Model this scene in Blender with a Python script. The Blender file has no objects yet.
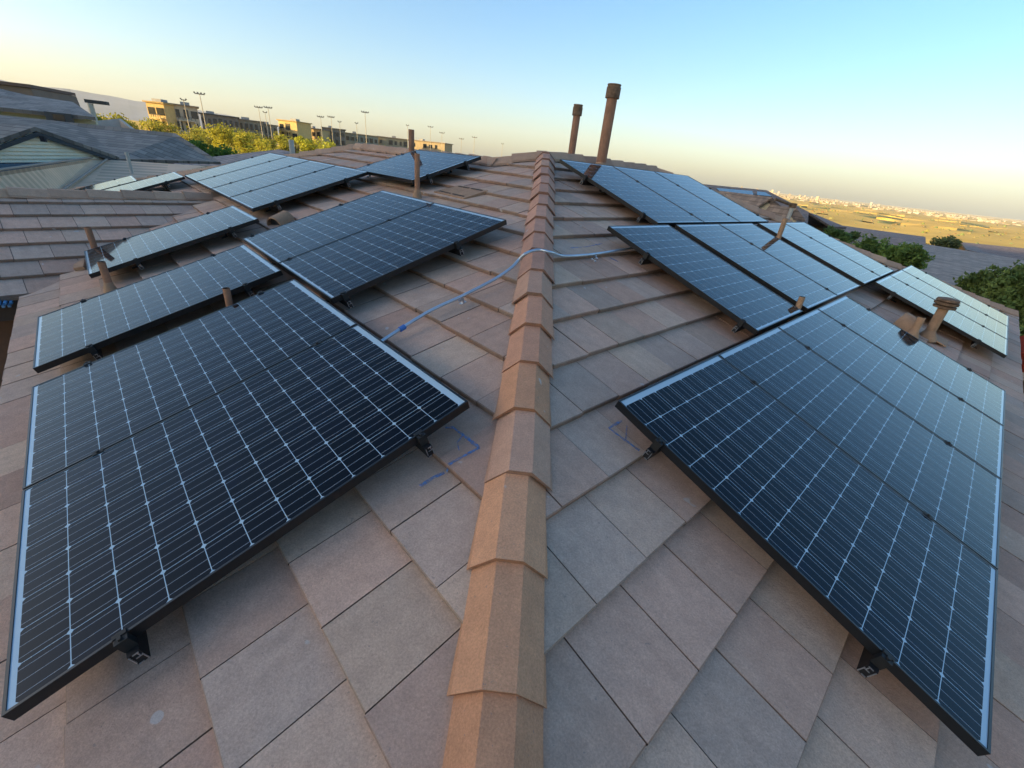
import bpy, bmesh, math, random
from mathutils import Vector, Matrix
V = Vector
rnd = random.Random(7)
scene = bpy.context.scene
COL = scene.collection
RAD = math.radians

# ------------------------------------------------------------------ camera, light, exposure
F_PX, PITCH, ROLL = 426.87, 0.4757, 0.1100
FW = V((0, math.cos(PITCH), -math.sin(PITCH)))
_r = V((1, 0, 0)); _u = _r.cross(FW)
CR = _r * math.cos(ROLL) + _u * math.sin(ROLL)
CU = -_r * math.sin(ROLL) + _u * math.cos(ROLL)
cam_d = bpy.data.cameras.new('camera'); cam = bpy.data.objects.new('camera', cam_d); COL.objects.link(cam)
cam_d.sensor_width = 36; cam_d.sensor_fit = 'HORIZONTAL'; cam_d.lens = 36 * F_PX / 1024
cam_d.clip_start = 0.02; cam_d.clip_end = 60000
cam.matrix_world = Matrix(((CR.x, CU.x, -FW.x, 0), (CR.y, CU.y, -FW.y, 0), (CR.z, CU.z, -FW.z, 0), (0, 0, 0, 1)))
scene.camera = cam

SUN_AZ, SUN_EL = -112.0, 10.5          # azimuth clockwise from +Y
world = bpy.data.worlds.new('World'); scene.world = world; world.use_nodes = True
wn = world.node_tree; wn.nodes.clear()
w_out = wn.nodes.new('ShaderNodeOutputWorld'); w_bg = wn.nodes.new('ShaderNodeBackground')
sky = wn.nodes.new('ShaderNodeTexSky'); sky.sky_type = 'NISHITA'; sky.sun_disc = False
sky.sun_elevation = RAD(SUN_EL); sky.sun_rotation = RAD(SUN_AZ % 360)
sky.altitude = 700; sky.air_density = 1.0; sky.dust_density = 3.5; sky.ozone_density = 2.1
hs = wn.nodes.new('ShaderNodeHueSaturation'); hs.inputs['Saturation'].default_value = 1.26
wn.links.new(sky.outputs[0], hs.inputs['Color']); wn.links.new(hs.outputs[0], w_bg.inputs[0]); w_bg.inputs[1].default_value = 0.15
wn.links.new(w_bg.outputs[0], w_out.inputs[0])
sd = bpy.data.lights.new('sun', 'SUN'); sun = bpy.data.objects.new('sun', sd); COL.objects.link(sun)
sd.energy = 5.0; sd.angle = RAD(0.5); sd.color = (1.0, 0.70, 0.30)
sdir = V((math.sin(RAD(SUN_AZ)) * math.cos(RAD(SUN_EL)), math.cos(RAD(SUN_AZ)) * math.cos(RAD(SUN_EL)), math.sin(RAD(SUN_EL))))
sun.rotation_euler = sdir.to_track_quat('Z', 'Y').to_euler()
vs = scene.view_settings
vs.view_transform = 'Standard'; vs.look = 'None'; vs.gamma = 1; vs.use_curve_mapping = False
vs.exposure = 1.35
HAZE = 0.00006

# ------------------------------------------------------------------ photo geometry helpers
def ray(px, py):
    return ((px - 512) / F_PX * CR - (py - 384) / F_PX * CU + FW).normalized()
def atz(px, py, z):
    r = ray(px, py); return r * (z / r.z)
def atd(px, py, d):                       # point on the ray at horizontal distance d
    r = ray(px, py); return r * (d / math.hypot(r.x, r.y))
EL, DL, NL = V((-.70820, .70601, 0)), V((-.67081, -.67290, -.31180)), V((-.22013, -.22082, .95015))
ER, DR, NR = V((.70671, .70750, 0)), V((.67046, -.66972, -.31931)), V((.22591, -.22566, .94765))
for v_ in (EL, DL, NL, ER, DR, NR): v_.normalize()
PL = {'L': (EL, DL, NL, 1.2019), 'R': (ER, DR, NR, 1.1805)}    # panel-glass planes; tiles lie 0.15 below
TH = 0.15
def on(side, u, v, h=TH):
    E, D, N, d = PL[side]; return E * u + D * v - N * (d + h)
def back(side, px, py, h=TH):
    E, D, N, d = PL[side]; r = ray(px, py); t = -(d + h) / r.dot(N); X = r * t
    return X.dot(E), X.dot(D), X

# ------------------------------------------------------------------ object helpers
def tag(o, label=None, cat=None, group=None, kind=None):
    if label: o['label'] = label
    if cat: o['category'] = cat
    if group: o['group'] = group
    if kind: o['kind'] = kind
    return o
def empty(name, loc, label, cat, group=None, rot=None):
    o = bpy.data.objects.new(name, None); COL.objects.link(o); o.location = loc
    if rot is not None: o.rotation_euler = rot
    o.empty_display_size = .2
    return tag(o, label, cat, group)
class MB:
    """collects faces (with a material slot and a tint) and links them as one mesh object"""
    def __init__(s): s.v = []; s.f = []; s.t = []; s.m = []; s.uv = []
    def poly(s, pts, tint=(1, 1, 1), m=0, uv=None):
        i = len(s.v); s.v += [tuple(p) for p in pts]; s.f.append(tuple(range(i, i + len(pts)))); s.t.append(tint); s.m.append(m)
        s.uv.append(uv)
    def box(s, c, ax, ay, az, tint=(1, 1, 1), m=0):      # half-axis vectors
        c = V(c); P = [c + ax * i + ay * j + az * k for i in (-1, 1) for j in (-1, 1) for k in (-1, 1)]
        for q in ((0, 1, 3, 2), (4, 6, 7, 5), (0, 4, 5, 1), (2, 3, 7, 6), (0, 2, 6, 4), (1, 5, 7, 3)):
            s.poly([P[k] for k in q], tint, m)
    def prism(s, base, off, tint=(1, 1, 1), m=0, mtop=None):   # base polygon extruded by off
        a = [V(p) for p in base]; b = [p + off for p in a]
        s.poly(b, tint, m if mtop is None else mtop); s.poly(a[::-1], tint, m)
        n = len(a)
        for i in range(n):
            j = (i + 1) % n; s.poly([a[i], a[j], b[j], b[i]], tint, m)
    def tube(s, pts, r, n=12, cap=True, tint=(1, 1, 1), m=0):
        pts = [V(p) for p in pts]; R = r if isinstance(r, (list, tuple)) else [r] * len(pts); rings = []
        prev = None
        for i, p in enumerate(pts):
            d = (pts[min(i + 1, len(pts) - 1)] - pts[max(i - 1, 0)]).normalized()
            if prev is None:
                a = d.orthogonal().normalized()
            else:
                a = (prev - d * prev.dot(d)).normalized()
            prev = a; b = d.cross(a)
            rings.append([p + (a * math.cos(2 * math.pi * k / n) + b * math.sin(2 * math.pi * k / n)) * R[i] for k in range(n)])
        for i in range(len(rings) - 1):
            for k in range(n):
                s.poly([rings[i][k], rings[i][(k + 1) % n], rings[i + 1][(k + 1) % n], rings[i + 1][k]], tint, m)
        if cap:
            s.poly(rings[0][::-1], tint, m); s.poly(rings[-1], tint, m)
    def lathe(s, c, prof, n=18, tint=(1, 1, 1), m=0, cap=True):
        rings = [[V(c) + V((r * math.cos(2 * math.pi * k / n), r * math.sin(2 * math.pi * k / n), z)) for k in range(n)] for r, z in prof]
        for i in range(len(rings) - 1):
            for k in range(n): s.poly([rings[i][k], rings[i][(k + 1) % n], rings[i + 1][(k + 1) % n], rings[i + 1][k]], tint, m)
        if cap: s.poly(rings[0][::-1], tint, m); s.poly(rings[-1], tint, m)
    def build(s, name, mats, parent=None, smooth=False, weld=True):
        me = bpy.data.meshes.new(name); me.from_pydata(s.v, [], s.f)
        for m in (mats if isinstance(mats, (list, tuple)) else [mats]): me.materials.append(m)
        me.polygons.foreach_set('material_index', s.m)
        ca = me.color_attributes.new('tint', 'FLOAT_COLOR', 'CORNER'); buf = []
        for f, t in zip(s.f, s.t): buf += [t[0], t[1], t[2], 1.0] * len(f)
        ca.data.foreach_set('color', buf)
        if any(u is not None for u in s.uv):
            ul = me.uv_layers.new(name='uv'); ub = []
            for f, u in zip(s.f, s.uv):
                for k in range(len(f)): ub += list(u[k]) if u else [-9., -9.]
            ul.data.foreach_set('uv', ub)
        if weld:
            bm = bmesh.new(); bm.from_mesh(me); bmesh.ops.remove_doubles(bm, verts=bm.verts, dist=2e-5)
            bmesh.ops.recalc_face_normals(bm, faces=bm.faces)
            bm.to_mesh(me); bm.free()
        if smooth:
            me.polygons.foreach_set('use_smooth', [True] * len(me.polygons))
            try: me.set_sharp_from_angle(angle=RAD(42))
            except Exception: pass
        o = bpy.data.objects.new(name, me); COL.objects.link(o)
        if parent is not None:
            o.parent = parent
            M = Matrix.Translation(parent.location) @ parent.rotation_euler.to_matrix().to_4x4()
            o.matrix_parent_inverse = M.inverted()
        return o

# ------------------------------------------------------------------ materials
def mat(name):
    m = bpy.data.materials.new(name); m.use_nodes = True; nt = m.node_tree
    return m, nt, nt.nodes['Principled BSDF']
def N(nt, t, **k):
    n = nt.nodes.new(t)
    for a, b in k.items(): setattr(n, a, b)
    return n
def mth(nt, op, a, b=None, c=None):
    n = nt.nodes.new('ShaderNodeMath'); n.operation = op
    for i, x in enumerate((a, b, c)):
        if x is None: continue
        if isinstance(x, (int, float)): n.inputs[i].default_value = x
        else: nt.links.new(x, n.inputs[i])
    return n.outputs[0]
def noise(nt, scale, detail=4, rough=.55, coord='Object', vec=None):
    n = nt.nodes.new('ShaderNodeTexNoise'); n.inputs['Scale'].default_value = scale
    n.inputs['Detail'].default_value = detail; n.inputs['Roughness'].default_value = rough
    if vec is None:
        tc = nt.nodes.new('ShaderNodeTexCoord'); vec = tc.outputs[coord]
    nt.links.new(vec, n.inputs['Vector']); return n.outputs['Fac']
def ramp(nt, f, a, b, ca, cb):
    r = nt.nodes.new('ShaderNodeValToRGB'); e = r.color_ramp.elements
    e[0].position, e[1].position = a, b; e[0].color = (*ca, 1); e[1].color = (*cb, 1)
    nt.links.new(f, r.inputs[0]); return r.outputs[0]
def mixc(nt, typ, fac, a, b):
    m = nt.nodes.new('ShaderNodeMix'); m.data_type = 'RGBA'; m.blend_type = typ
    for i, x in ((0, fac), (6, a), (7, b)):
        if isinstance(x, (int, float)): m.inputs[i].default_value = x
        elif isinstance(x, tuple): m.inputs[i].default_value = (*x, 1)
        else: nt.links.new(x, m.inputs[i])
    return m.outputs[2]
def tinted(name, rough=.85, mott=(.8, 1.15), mscale=6, grain=(.88, 1.1), gscale=180, bump=.25, bscale=160, spec=.3, base=None, metal=0, bdist=.004):
    """tint attribute (or a base colour) x mottling x grain, with bump"""
    m, nt, b = mat(name)
    if base is None:
        at = N(nt, 'ShaderNodeAttribute', attribute_name='tint'); c = at.outputs['Color']
    else:
        rg = N(nt, 'ShaderNodeRGB'); rg.outputs[0].default_value = (*base, 1); c = rg.outputs[0]
    c = mixc(nt, 'MULTIPLY', 1.0, c, ramp(nt, noise(nt, mscale, 5), .3, .7, (mott[0],) * 3, (mott[1],) * 3))
    c = mixc(nt, 'MULTIPLY', 1.0, c, ramp(nt, noise(nt, gscale, 2), .3, .7, (grain[0],) * 3, (grain[1],) * 3))
    nt.links.new(c, b.inputs['Base Color']); b.inputs['Roughness'].default_value = rough
    b.inputs['Specular IOR Level'].default_value = spec; b.inputs['Metallic'].default_value = metal
    if bump:
        bp = N(nt, 'ShaderNodeBump'); bp.inputs['Strength'].default_value = bump; bp.inputs['Distance'].default_value = bdist
        nt.links.new(noise(nt, bscale, 4), bp.inputs['Height']); nt.links.new(bp.outputs[0], b.inputs['Normal'])
    return m
def plain(name, c, rough=.6, metal=0, spec=.4):
    return tinted(name, rough, (.9, 1.08), 5, (.95, 1.05), 90, .06, 90, spec, c, metal)

def tile_mat(name, bloom=True):
    m, nt, b = mat(name)
    at = N(nt, 'ShaderNodeAttribute', attribute_name='tint'); c = at.outputs['Color']
    big = noise(nt, 3.3, 5, .6)
    if bloom: c = mixc(nt, 'MIX', ramp(nt, big, .48, .75, (0, 0, 0), (.22, .22, .22)), c, (.47, .385, .315))     # grey bloom
    if bloom:
        uvn = N(nt, 'ShaderNodeUVMap'); mp = N(nt, 'ShaderNodeMapping'); mp.inputs['Scale'].default_value = (26, 2.2, 1); nt.links.new(uvn.outputs[0], mp.inputs[0])
        c = mixc(nt, 'MULTIPLY', 1.0, c, ramp(nt, noise(nt, 1.0, 5, .65, vec=mp.outputs[0]), .3, .7, (.93, .928, .925), (1.05, 1.05, 1.05)))
    c = mixc(nt, 'MULTIPLY', 1.0, c, ramp(nt, noise(nt, 14, 6, .65), .28, .72, (.88, .88, .88), (1.10, 1.10, 1.09)))
    c = mixc(nt, 'MULTIPLY', 1.0, c, ramp(nt, noise(nt, 150, 3, .7), .3, .7, (.80, .80, .80), (1.16, 1.16, 1.16)))
    sp = ramp(nt, noise(nt, 75, 2, .5), .70, .74, (0, 0, 0), (.55, .55, .55))
    c = mixc(nt, 'MIX', sp, c, (.17, .14, .125))                                                         # dark pits
    sp2 = ramp(nt, noise(nt, 11, 1, .5), .765, .785, (0, 0, 0), (.6, .6, .6))
    c = mixc(nt, 'MIX', sp2, c, (.52, .48, .44))                                                       # pale scuffs
    nt.links.new(c, b.inputs['Base Color']); b.inputs['Roughness'].default_value = .9; b.inputs['Specular IOR Level'].default_value = .25
    bp = N(nt, 'ShaderNodeBump'); bp.inputs['Strength'].default_value = .5; bp.inputs['Distance'].default_value = .004
    h = mth(nt, 'ADD', noise(nt, 120, 5, .7), mth(nt, 'MULTIPLY', noise(nt, 18, 3), 1.5))
    nt.links.new(h, bp.inputs['Height']); nt.links.new(bp.outputs[0], b.inputs['Normal'])
    return m
M_TILE = tile_mat('concrete_tile'); M_CAP = tile_mat('cap_tile', False)
M_UNDER = plain('underlay', (.045, .04, .037), .95)
M_FRAME = plain('black_anodised', (.006, .0065, .0075), .35, 0, .5)
M_RAIL = plain('black_rail', (.008, .008, .009), .5)
M_CUT = plain('cut_aluminium', (.55, .56, .58), .3, .9)
M_STEEL = plain('galvanised', (.46, .53, .60), .42, .8)
M_BLACK = plain('black_rubber', (.01, .01, .01), .6)
M_PIPE = tinted('painted_pipe', .7, (.8, 1.15), 9, (.9, 1.08), 60, .12, 40, .3, (.31, .155, .09))
M_PIPE2 = tinted('painted_flashing', .75, (.8, 1.15), 9, (.9, 1.08), 60, .12, 40, .3, (.36, .215, .125))
M_RUST = tinted('rusty_cap', .8, (.5, 1.3), 22, (.8, 1.1), 60, .3, 40, .3, (.20, .12, .07))
M_TINT = tinted('painted_surface', .85, (.88, 1.08), 1.2, (.95, 1.05), 30, .1, 25, .25)
M_TAPE = plain('blue_tape', (.06, .16, .42), .8)
def chalk_mat():
    m, nt, b = mat('blue_chalk'); b.inputs['Base Color'].default_value = (.09, .24, .50, 1); b.inputs['Roughness'].default_value = 1
    tr = N(nt, 'ShaderNodeBsdfTransparent'); mx = N(nt, 'ShaderNodeMixShader')
    nt.links.new(ramp(nt, noise(nt, 60, 4, .7), .32, .62, (.15,) * 3, (.75,) * 3), mx.inputs[0]); nt.links.new(tr.outputs[0], mx.inputs[1]); nt.links.new(b.outputs[0], mx.inputs[2])
    nt.links.new(mx.outputs[0], nt.nodes['Material Output'].inputs[0]); return m
M_CHALK = chalk_mat()
M_GLASSD = plain('dark_glass', (.02, .025, .03), .1, 0, .6)
M_GREYPIPE = plain('grey_pole', (.38, .37, .34), .5, .2)

def panel_mat():
    m, nt, b = mat('solar_cells')
    uv = N(nt, 'ShaderNodeUVMap'); sx = N(nt, 'ShaderNodeSeparateXYZ'); nt.links.new(uv.outputs[0], sx.inputs[0])
    U, Vv = sx.outputs[0], sx.outputs[1]            # metres inside the frame
    cu, cv = .1322, .1272; nu, nv = 8, 12
    mu, mv = (1.078 - 8 * cu) / 2, .038
    def cell(x, m0, c):
        q = mth(nt, 'DIVIDE', mth(nt, 'SUBTRACT', x, m0), c)
        fr = mth(nt, 'SUBTRACT', q, mth(nt, 'FLOOR', q)); return q, fr
    qu, fu = cell(U, mu, cu); qv, fv = cell(Vv, mv, cv)
    du = mth(nt, 'MULTIPLY', mth(nt, 'MINIMUM', fu, mth(nt, 'SUBTRACT', 1.0, fu)), cu)
    dv = mth(nt, 'MULTIPLY', mth(nt, 'MINIMUM', fv, mth(nt, 'SUBTRACT', 1.0, fv)), cv)
    gap = mth(nt, 'MAXIMUM', mth(nt, 'LESS_THAN', dv, .0014), mth(nt, 'LESS_THAN', du, .0010))
    dia = mth(nt, 'LESS_THAN', mth(nt, 'ADD', du, dv), .0105)
    w = mth(nt, 'MAXIMUM', gap, dia)
    for x, n_ in ((qu, nu), (qv, nv)):
        w = mth(nt, 'MAXIMUM', w, mth(nt, 'MAXIMUM', mth(nt, 'LESS_THAN', x, 0.0), mth(nt, 'GREATER_THAN', x, float(n_))))
    b3 = mth(nt, 'MULTIPLY', fu, 3.0); b3 = mth(nt, 'SUBTRACT', b3, mth(nt, 'FLOOR', b3))
    bus = mth(nt, 'LESS_THAN', mth(nt, 'MULTIPLY', mth(nt, 'ABSOLUTE', mth(nt, 'SUBTRACT', b3, .5)), cu / 3), .0009)
    # each cell its own shade
    cmb = N(nt, 'ShaderNodeCombineXYZ'); nt.links.new(mth(nt, 'FLOOR', qu), cmb.inputs[0]); nt.links.new(mth(nt, 'FLOOR', qv), cmb.inputs[1])
    oi = N(nt, 'ShaderNodeObjectInfo'); nt.links.new(mth(nt, 'MULTIPLY', oi.outputs['Random'], 50), cmb.inputs[2])
    wn_ = N(nt, 'ShaderNodeTexWhiteNoise'); nt.links.new(cmb.outputs[0], wn_.inputs['Vector'])
    cc = ramp(nt, wn_.outputs['Value'], 0, 1, (.0006, .0007, .0016), (.0012, .0018, .0055))
    cl = noise(nt, 3.5, 3); cc = mixc(nt, 'MIX', ramp(nt, cl, .6, .8, (0, 0, 0), (.25, .25, .25)), cc, (.006, .014, .060))
    cc = mixc(nt, 'MIX', bus, cc, (.27, .29, .31))
    cc = mixc(nt, 'MIX', w, cc, (.40, .51, .57))
    nt.links.new(cc, b.inputs['Base Color'])
    # dust and fine texture of the glass
    b.inputs['Roughness'].default_value = .5
    b.inputs['Specular IOR Level'].default_value = .0
    b.inputs['Coat Weight'].default_value = 1.0; b.inputs['Coat IOR'].default_value = 1.27
    rr = ramp(nt, noise(nt, 7, 4), .3, .8, (.035,) * 3, (.085,) * 3); nt.links.new(rr, b.inputs['Coat Roughness'])
    return m
M_CELL = panel_mat()

# ------------------------------------------------------------------ terrain
def sst(a, b, x):
    t = max(0., min(1., (x - a) / (b - a))); return t * t * (3 - 2 * t)
def ground_z(x, y):
    d = math.hypot(x, y); az = math.degrees(math.atan2(x, y))
    z = -8.2
    left = sst(12, -14, az) * sst(-100, -70, az)
    z += left * (3.6 * sst(35, 90, d) + 2.6 * sst(90, 210, d) + 3 * sst(350, 1500, d))
    right = sst(-2, 16, az) * sst(150, 110, az)
    z -= right * (15 * sst(60, 330, d) + 9 * sst(600, 3500, d))
    # unseen rise added behind the camera to keep the sun off the near roofs
    s = V((math.sin(RAD(SUN_AZ)), math.cos(RAD(SUN_AZ)), 0)); t = x * s.x + y * s.y; p_ = -x * s.y + y * s.x
    z += 59 * math.exp(-((t - 215) / 75) ** 2) * sst(110, 58, abs(p_ + 6))
    if d > 25:
        z += (math.sin(x * .031 + 1) * math.cos(y * .027) * (.5 + 3.0 * right * sst(200, 500, d)) + math.sin(x * .11) * math.sin(y * .13 + 2) * .16) * sst(25, 90, d)
    return z
gm, gnt, gb = mat('desert_ground')
g1 = ramp(gnt, noise(gnt, .012, 8, .62), .35, .65, (.58, .375, .085), (.70, .47, .12))
gsc = ramp(gnt, noise(gnt, .11, 6, .72), .62, .72, (0, 0, 0), (.5, .5, .5))
g2 = mixc(gnt, 'MIX', gsc, g1, (.13, .125, .05))
gnt.links.new(g2, gb.inputs['Base Color']); gb.inputs['Roughness'].default_value = 1; gb.inputs['Specular IOR Level'].default_value = .1
gbp = N(gnt, 'ShaderNodeBump'); gbp.inputs['Strength'].default_value = .6; gbp.inputs['Distance'].default_value = .8
gnt.links.new(noise(gnt, .35, 6, .7), gbp.inputs['Height']); gnt.links.new(gbp.outputs[0], gb.inputs['Normal'])
t = MB(); radii = [0.01]
while radii[-1] < 26000: radii.append(max(radii[-1] * 1.13, radii[-1] + 4))
NA = 180; rings = []
for r_ in radii:
    rings.append([V((r_ * math.sin(2 * math.pi * k / NA), r_ * math.cos(2 * math.pi * k / NA), 0)) for k in range(NA)])
for rg in rings:
    for p in rg: p.z = ground_z(p.x, p.y)
for i in range(len(rings) - 1):
    for k in range(NA):
        t.poly([rings[i][k], rings[i + 1][k], rings[i + 1][(k + 1) % NA], rings[i][(k + 1) % NA]])
g = t.build('ground', gm, None, True); tag(g, kind='structure')

ym = MB(); ym.poly([V((24 * math.cos(k * .2618), 24 * math.sin(k * .2618), -8.05)) for k in range(24)], (.12, .085, .06)); yard = ym.build('yard', tinted('bare_soil', .95, (.7, 1.2), .8, (.8, 1.1), 20, .4, 12, .1)); tag(yard, kind='structure')
# mountains, each range one ridge of terrain
def range_mesh(name, az0, az1, d, prof, depth, tint, seed):
    m = MB(); n = 90; rr = random.Random(seed); rows = [[], [], []]
    ph = [rr.random() * 6 for _ in range(6)]
    for i in range(n + 1):
        f = i / n; az = RAD(az0 + (az1 - az0) * f)
        k = f * (len(prof) - 1); j = min(int(k), len(prof) - 2); h = prof[j] + (prof[j + 1] - prof[j]) * (k - j)
        h *= 1 + .06 * sum(math.sin(f * (18 + 23 * q) + ph[q]) / (1 + q) for q in range(6)) * (1 if h > 20 else 0)
        di = V((math.sin(az), math.cos(az), 0))
        rows[0].append(di * (d - depth) + V((0, 0, -60))); rows[1].append(di * d + V((0, 0, h))); rows[2].append(di * (d + depth) + V((0, 0, -60)))
    for a, b in ((0, 1), (1, 2)):
        for i in range(n): m.poly([rows[a][i], rows[a][i + 1], rows[b][i + 1], rows[b][i]], tint)
    o = m.build(name, tinted('mountain_rock_' + name, .95, (.7, 1.2), .002, (.9, 1.1), .02, 0), None, True); tag(o, kind='structure'); return o
range_mesh('mountain_range', -75, -20, 9300, (370, 670, 480, 420, 350, 315, 290, 245, 210, 120, 12), 1600, (.17, .18, .20), 3)

# ------------------------------------------------------------------ the tiled house
house = empty('tiled_house', (0, 3, -8.2), 'tan concrete tiled house whose roof fills the foreground and carries all the solar arrays', 'house')
TCOL = [(min(.56, r_ * 1.2), g_ * 1.01, b_ * .91) for r_, g_, b_ in [(.46, .345, .275), (.43, .33, .27), (.47, .34, .27), (.41, .335, .28), (.45, .36, .29), (.48, .375, .295), (.42, .305, .245), (.39, .325, .275)]]
EXP, TW, TT = .331, .305, .034
def clip(poly, n, c):                      # keep n.p <= c
    out = []
    for i in range(len(poly)):
        a, b = poly[i], poly[(i + 1) % len(poly)]; fa = n[0] * a[0] + n[1] * a[1] - c; fb = n[0] * b[0] + n[1] * b[1] - c
        if fa <= 0: out.append(a)
        if (fa < 0) != (fb < 0) and abs(fa - fb) > 1e-9:
            k = fa / (fa - fb); out.append((a[0] + (b[0] - a[0]) * k, a[1] + (b[1] - a[1]) * k))
    return out
def area(p): return abs(sum(p[i][0] * p[(i + 1) % len(p)][1] - p[(i + 1) % len(p)][0] * p[i][1] for i in range(len(p)))) / 2
def tile_drop(v, v0, exp, tt):             # how far the tile surface lies below the reference plane at v
    k = (v - v0) / exp; f = math.ceil(k - 1e-6) - k
    return tt * f
def lay_tiles(mb, P, regions, u0, u1, v0, v1, exp=EXP, tw=TW, tt=TT, seed=1, cols=TCOL, jit=1.0):
    """P(u,v,h): point at tile coordinates, h above the reference plane.  regions: lists of half planes"""
    rr = random.Random(seed); nrow = int(math.ceil((v1 - v0) / exp))
    for k in range(-1, nrow + 1):
        vb0 = v0 + k * exp; off = (k % 2) * tw / 2 + rr.uniform(-.03, .03)
        i0 = int((u0 - off) / tw) - 1
        for i in range(i0, int((u1 - off) / tw) + 2):
            ua = off + i * tw; c = rr.choice(cols); br = rr.uniform(.86, 1.10); c = tuple(x * br for x in c)
            vb = vb0 + rr.uniform(-.004, .004) * jit; lift = rr.uniform(0, .004) * jit; tilt = rr.uniform(-.010, .010) * jit
            rect = [(ua + .002, vb - exp - .06), (ua + tw - .0025, vb - exp - .06), (ua + tw - .0025, vb), (ua + .002, vb)]
            for reg in regions:
                p = rect
                for n, cc in reg:
                    p = clip(p, n, cc)
                    if len(p) < 3: break
                if len(p) < 3 or area(p) < 2e-4: continue
                if rr.random() < .10 and len(p) == 4 and p is rect:          # a chipped lower corner
                    k1, k2 = rr.uniform(.008, .035), rr.uniform(.008, .03)
                    p = [rect[0], rect[1], rect[2], (rect[3][0] + k1, rect[3][1]), (rect[3][0], rect[3][1] - k2)] if rr.random() < .5 else [rect[0], rect[1], (rect[2][0], rect[2][1] - k2), (rect[2][0] - k1, rect[2][1]), rect[3]]
                hh = lambda a, b: lift + tilt * (a - ua) - tt * (vb - b) / exp
                low = [abs(b - vb) < 1e-6 for a, b in p]
                top = [P(a, b - (.005 if l_ else 0), hh(a, b)) for (a, b), l_ in zip(p, low)]
                mid = [P(a, b, hh(a, b) - (.005 if l_ else 0)) for (a, b), l_ in zip(p, low)]
                bot = [P(a, b, hh(a, b) - tt * .93) for a, b in p]
                so = rr.uniform(0, 50)
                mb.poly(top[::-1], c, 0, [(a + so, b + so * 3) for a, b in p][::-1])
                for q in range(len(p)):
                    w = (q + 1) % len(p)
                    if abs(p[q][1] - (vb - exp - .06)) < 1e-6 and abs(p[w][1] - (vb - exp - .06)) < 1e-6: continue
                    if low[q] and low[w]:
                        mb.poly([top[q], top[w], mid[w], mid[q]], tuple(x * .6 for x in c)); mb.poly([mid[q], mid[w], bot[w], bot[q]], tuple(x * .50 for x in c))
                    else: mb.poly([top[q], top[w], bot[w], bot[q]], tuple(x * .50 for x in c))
# left slope: near hip (u(v)), apex, far hip, wing ridge, eave
V_EAVE = 1.24
A_L = (4.539, -4.528)                       # apex in left plane coordinates
def hipu_L(v): return A_L[0] + (v - A_L[1]) * (1.25 - A_L[0]) / (-1.03 - A_L[1])   # approximated, refined below
# exact hip from the plane intersection
HP0, HPD = V((.05, 0, -1.41357)), V((.0107, 1, .235223))
def luv(X, s): E, D, N_, d = PL[s]; return X.dot(E), X.dot(D)
APEX = HP0 + HPD * 6.55
la, lb = luv(HP0, 'L'), luv(APEX, 'L'); ra, rb = luv(HP0, 'R'), luv(APEX, 'R')
def half(a, b, keep):                        # half plane through a,b that keeps the point keep
    n = (b[1] - a[1], a[0] - b[0]); c = n[0] * a[0] + n[1] * a[1]
    if n[0] * keep[0] + n[1] * keep[1] > c: n = (-n[0], -n[1]); c = -c
    return n, c
UP, VR_L = lb[0] + .46, lb[1] + .485         # where the far hip dies into the wing ridge
UQ = 9.30; UW = UQ + (V_EAVE - VR_L) * .949
regL1 = [half(la, lb, (9, 0)), half(lb, (UP, VR_L), (5, 0)), ((1, 0), UP), ((0, 1), V_EAVE)]
regL2 = [((-1, 0), -UP), ((0, -1), -VR_L), half((UQ, VR_L), (UW, V_EAVE), (5, 0)), ((0, 1), V_EAVE)]
V0L, V0R = .222 - EXP * 16, -.642 - EXP * 12
mb = MB()
lay_tiles(mb, lambda u, v, h: on('L', u, v, TH - h), [regL1, regL2], -2.4, UW, V0L, V_EAVE + .02, seed=5)
roof_l = mb.build('roof_slope', M_TILE, house, weld=False)
VR_R = rb[1]; UE = 7.45; UWR = UE + (V_EAVE + .115 - VR_R) * .949
regR = [half(ra, rb, (9, 0)), ((0, -1), -VR_R), half((UE, VR_R), (UWR, V_EAVE + .115), (5, 0)), ((0, 1), V_EAVE + .115)]
mb = MB()
lay_tiles(mb, lambda u, v, h: on('R', u, v, TH - h), [regR], -2.4, UWR, V0R, V_EAVE + .14, seed=11)
roof_r = mb.build('roof_slope', M_TILE, house, weld=False)
# underlay sheets, rear slopes and fascia
EAVE_EXTRA = []
def on_h(s, uv, h=TH + .075): return on(s, uv[0], uv[1], h)
mb = MB()
hipL_e = lambda s, a, b, v: (a[0] + (b[0] - a[0]) * (v - a[1]) / (b[1] - a[1]), v)
le, re_ = hipL_e('L', la, lb, V_EAVE), hipL_e('R', ra, rb, V_EAVE + .115)
mb.poly([on_h('L', q) for q in (le, lb, (UP, VR_L), (UQ, VR_L), (UW, V_EAVE))])
mb.poly([on_h('R', q) for q in (re_, rb, (UE, VR_R), (UWR, V_EAVE + .115))])
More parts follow.
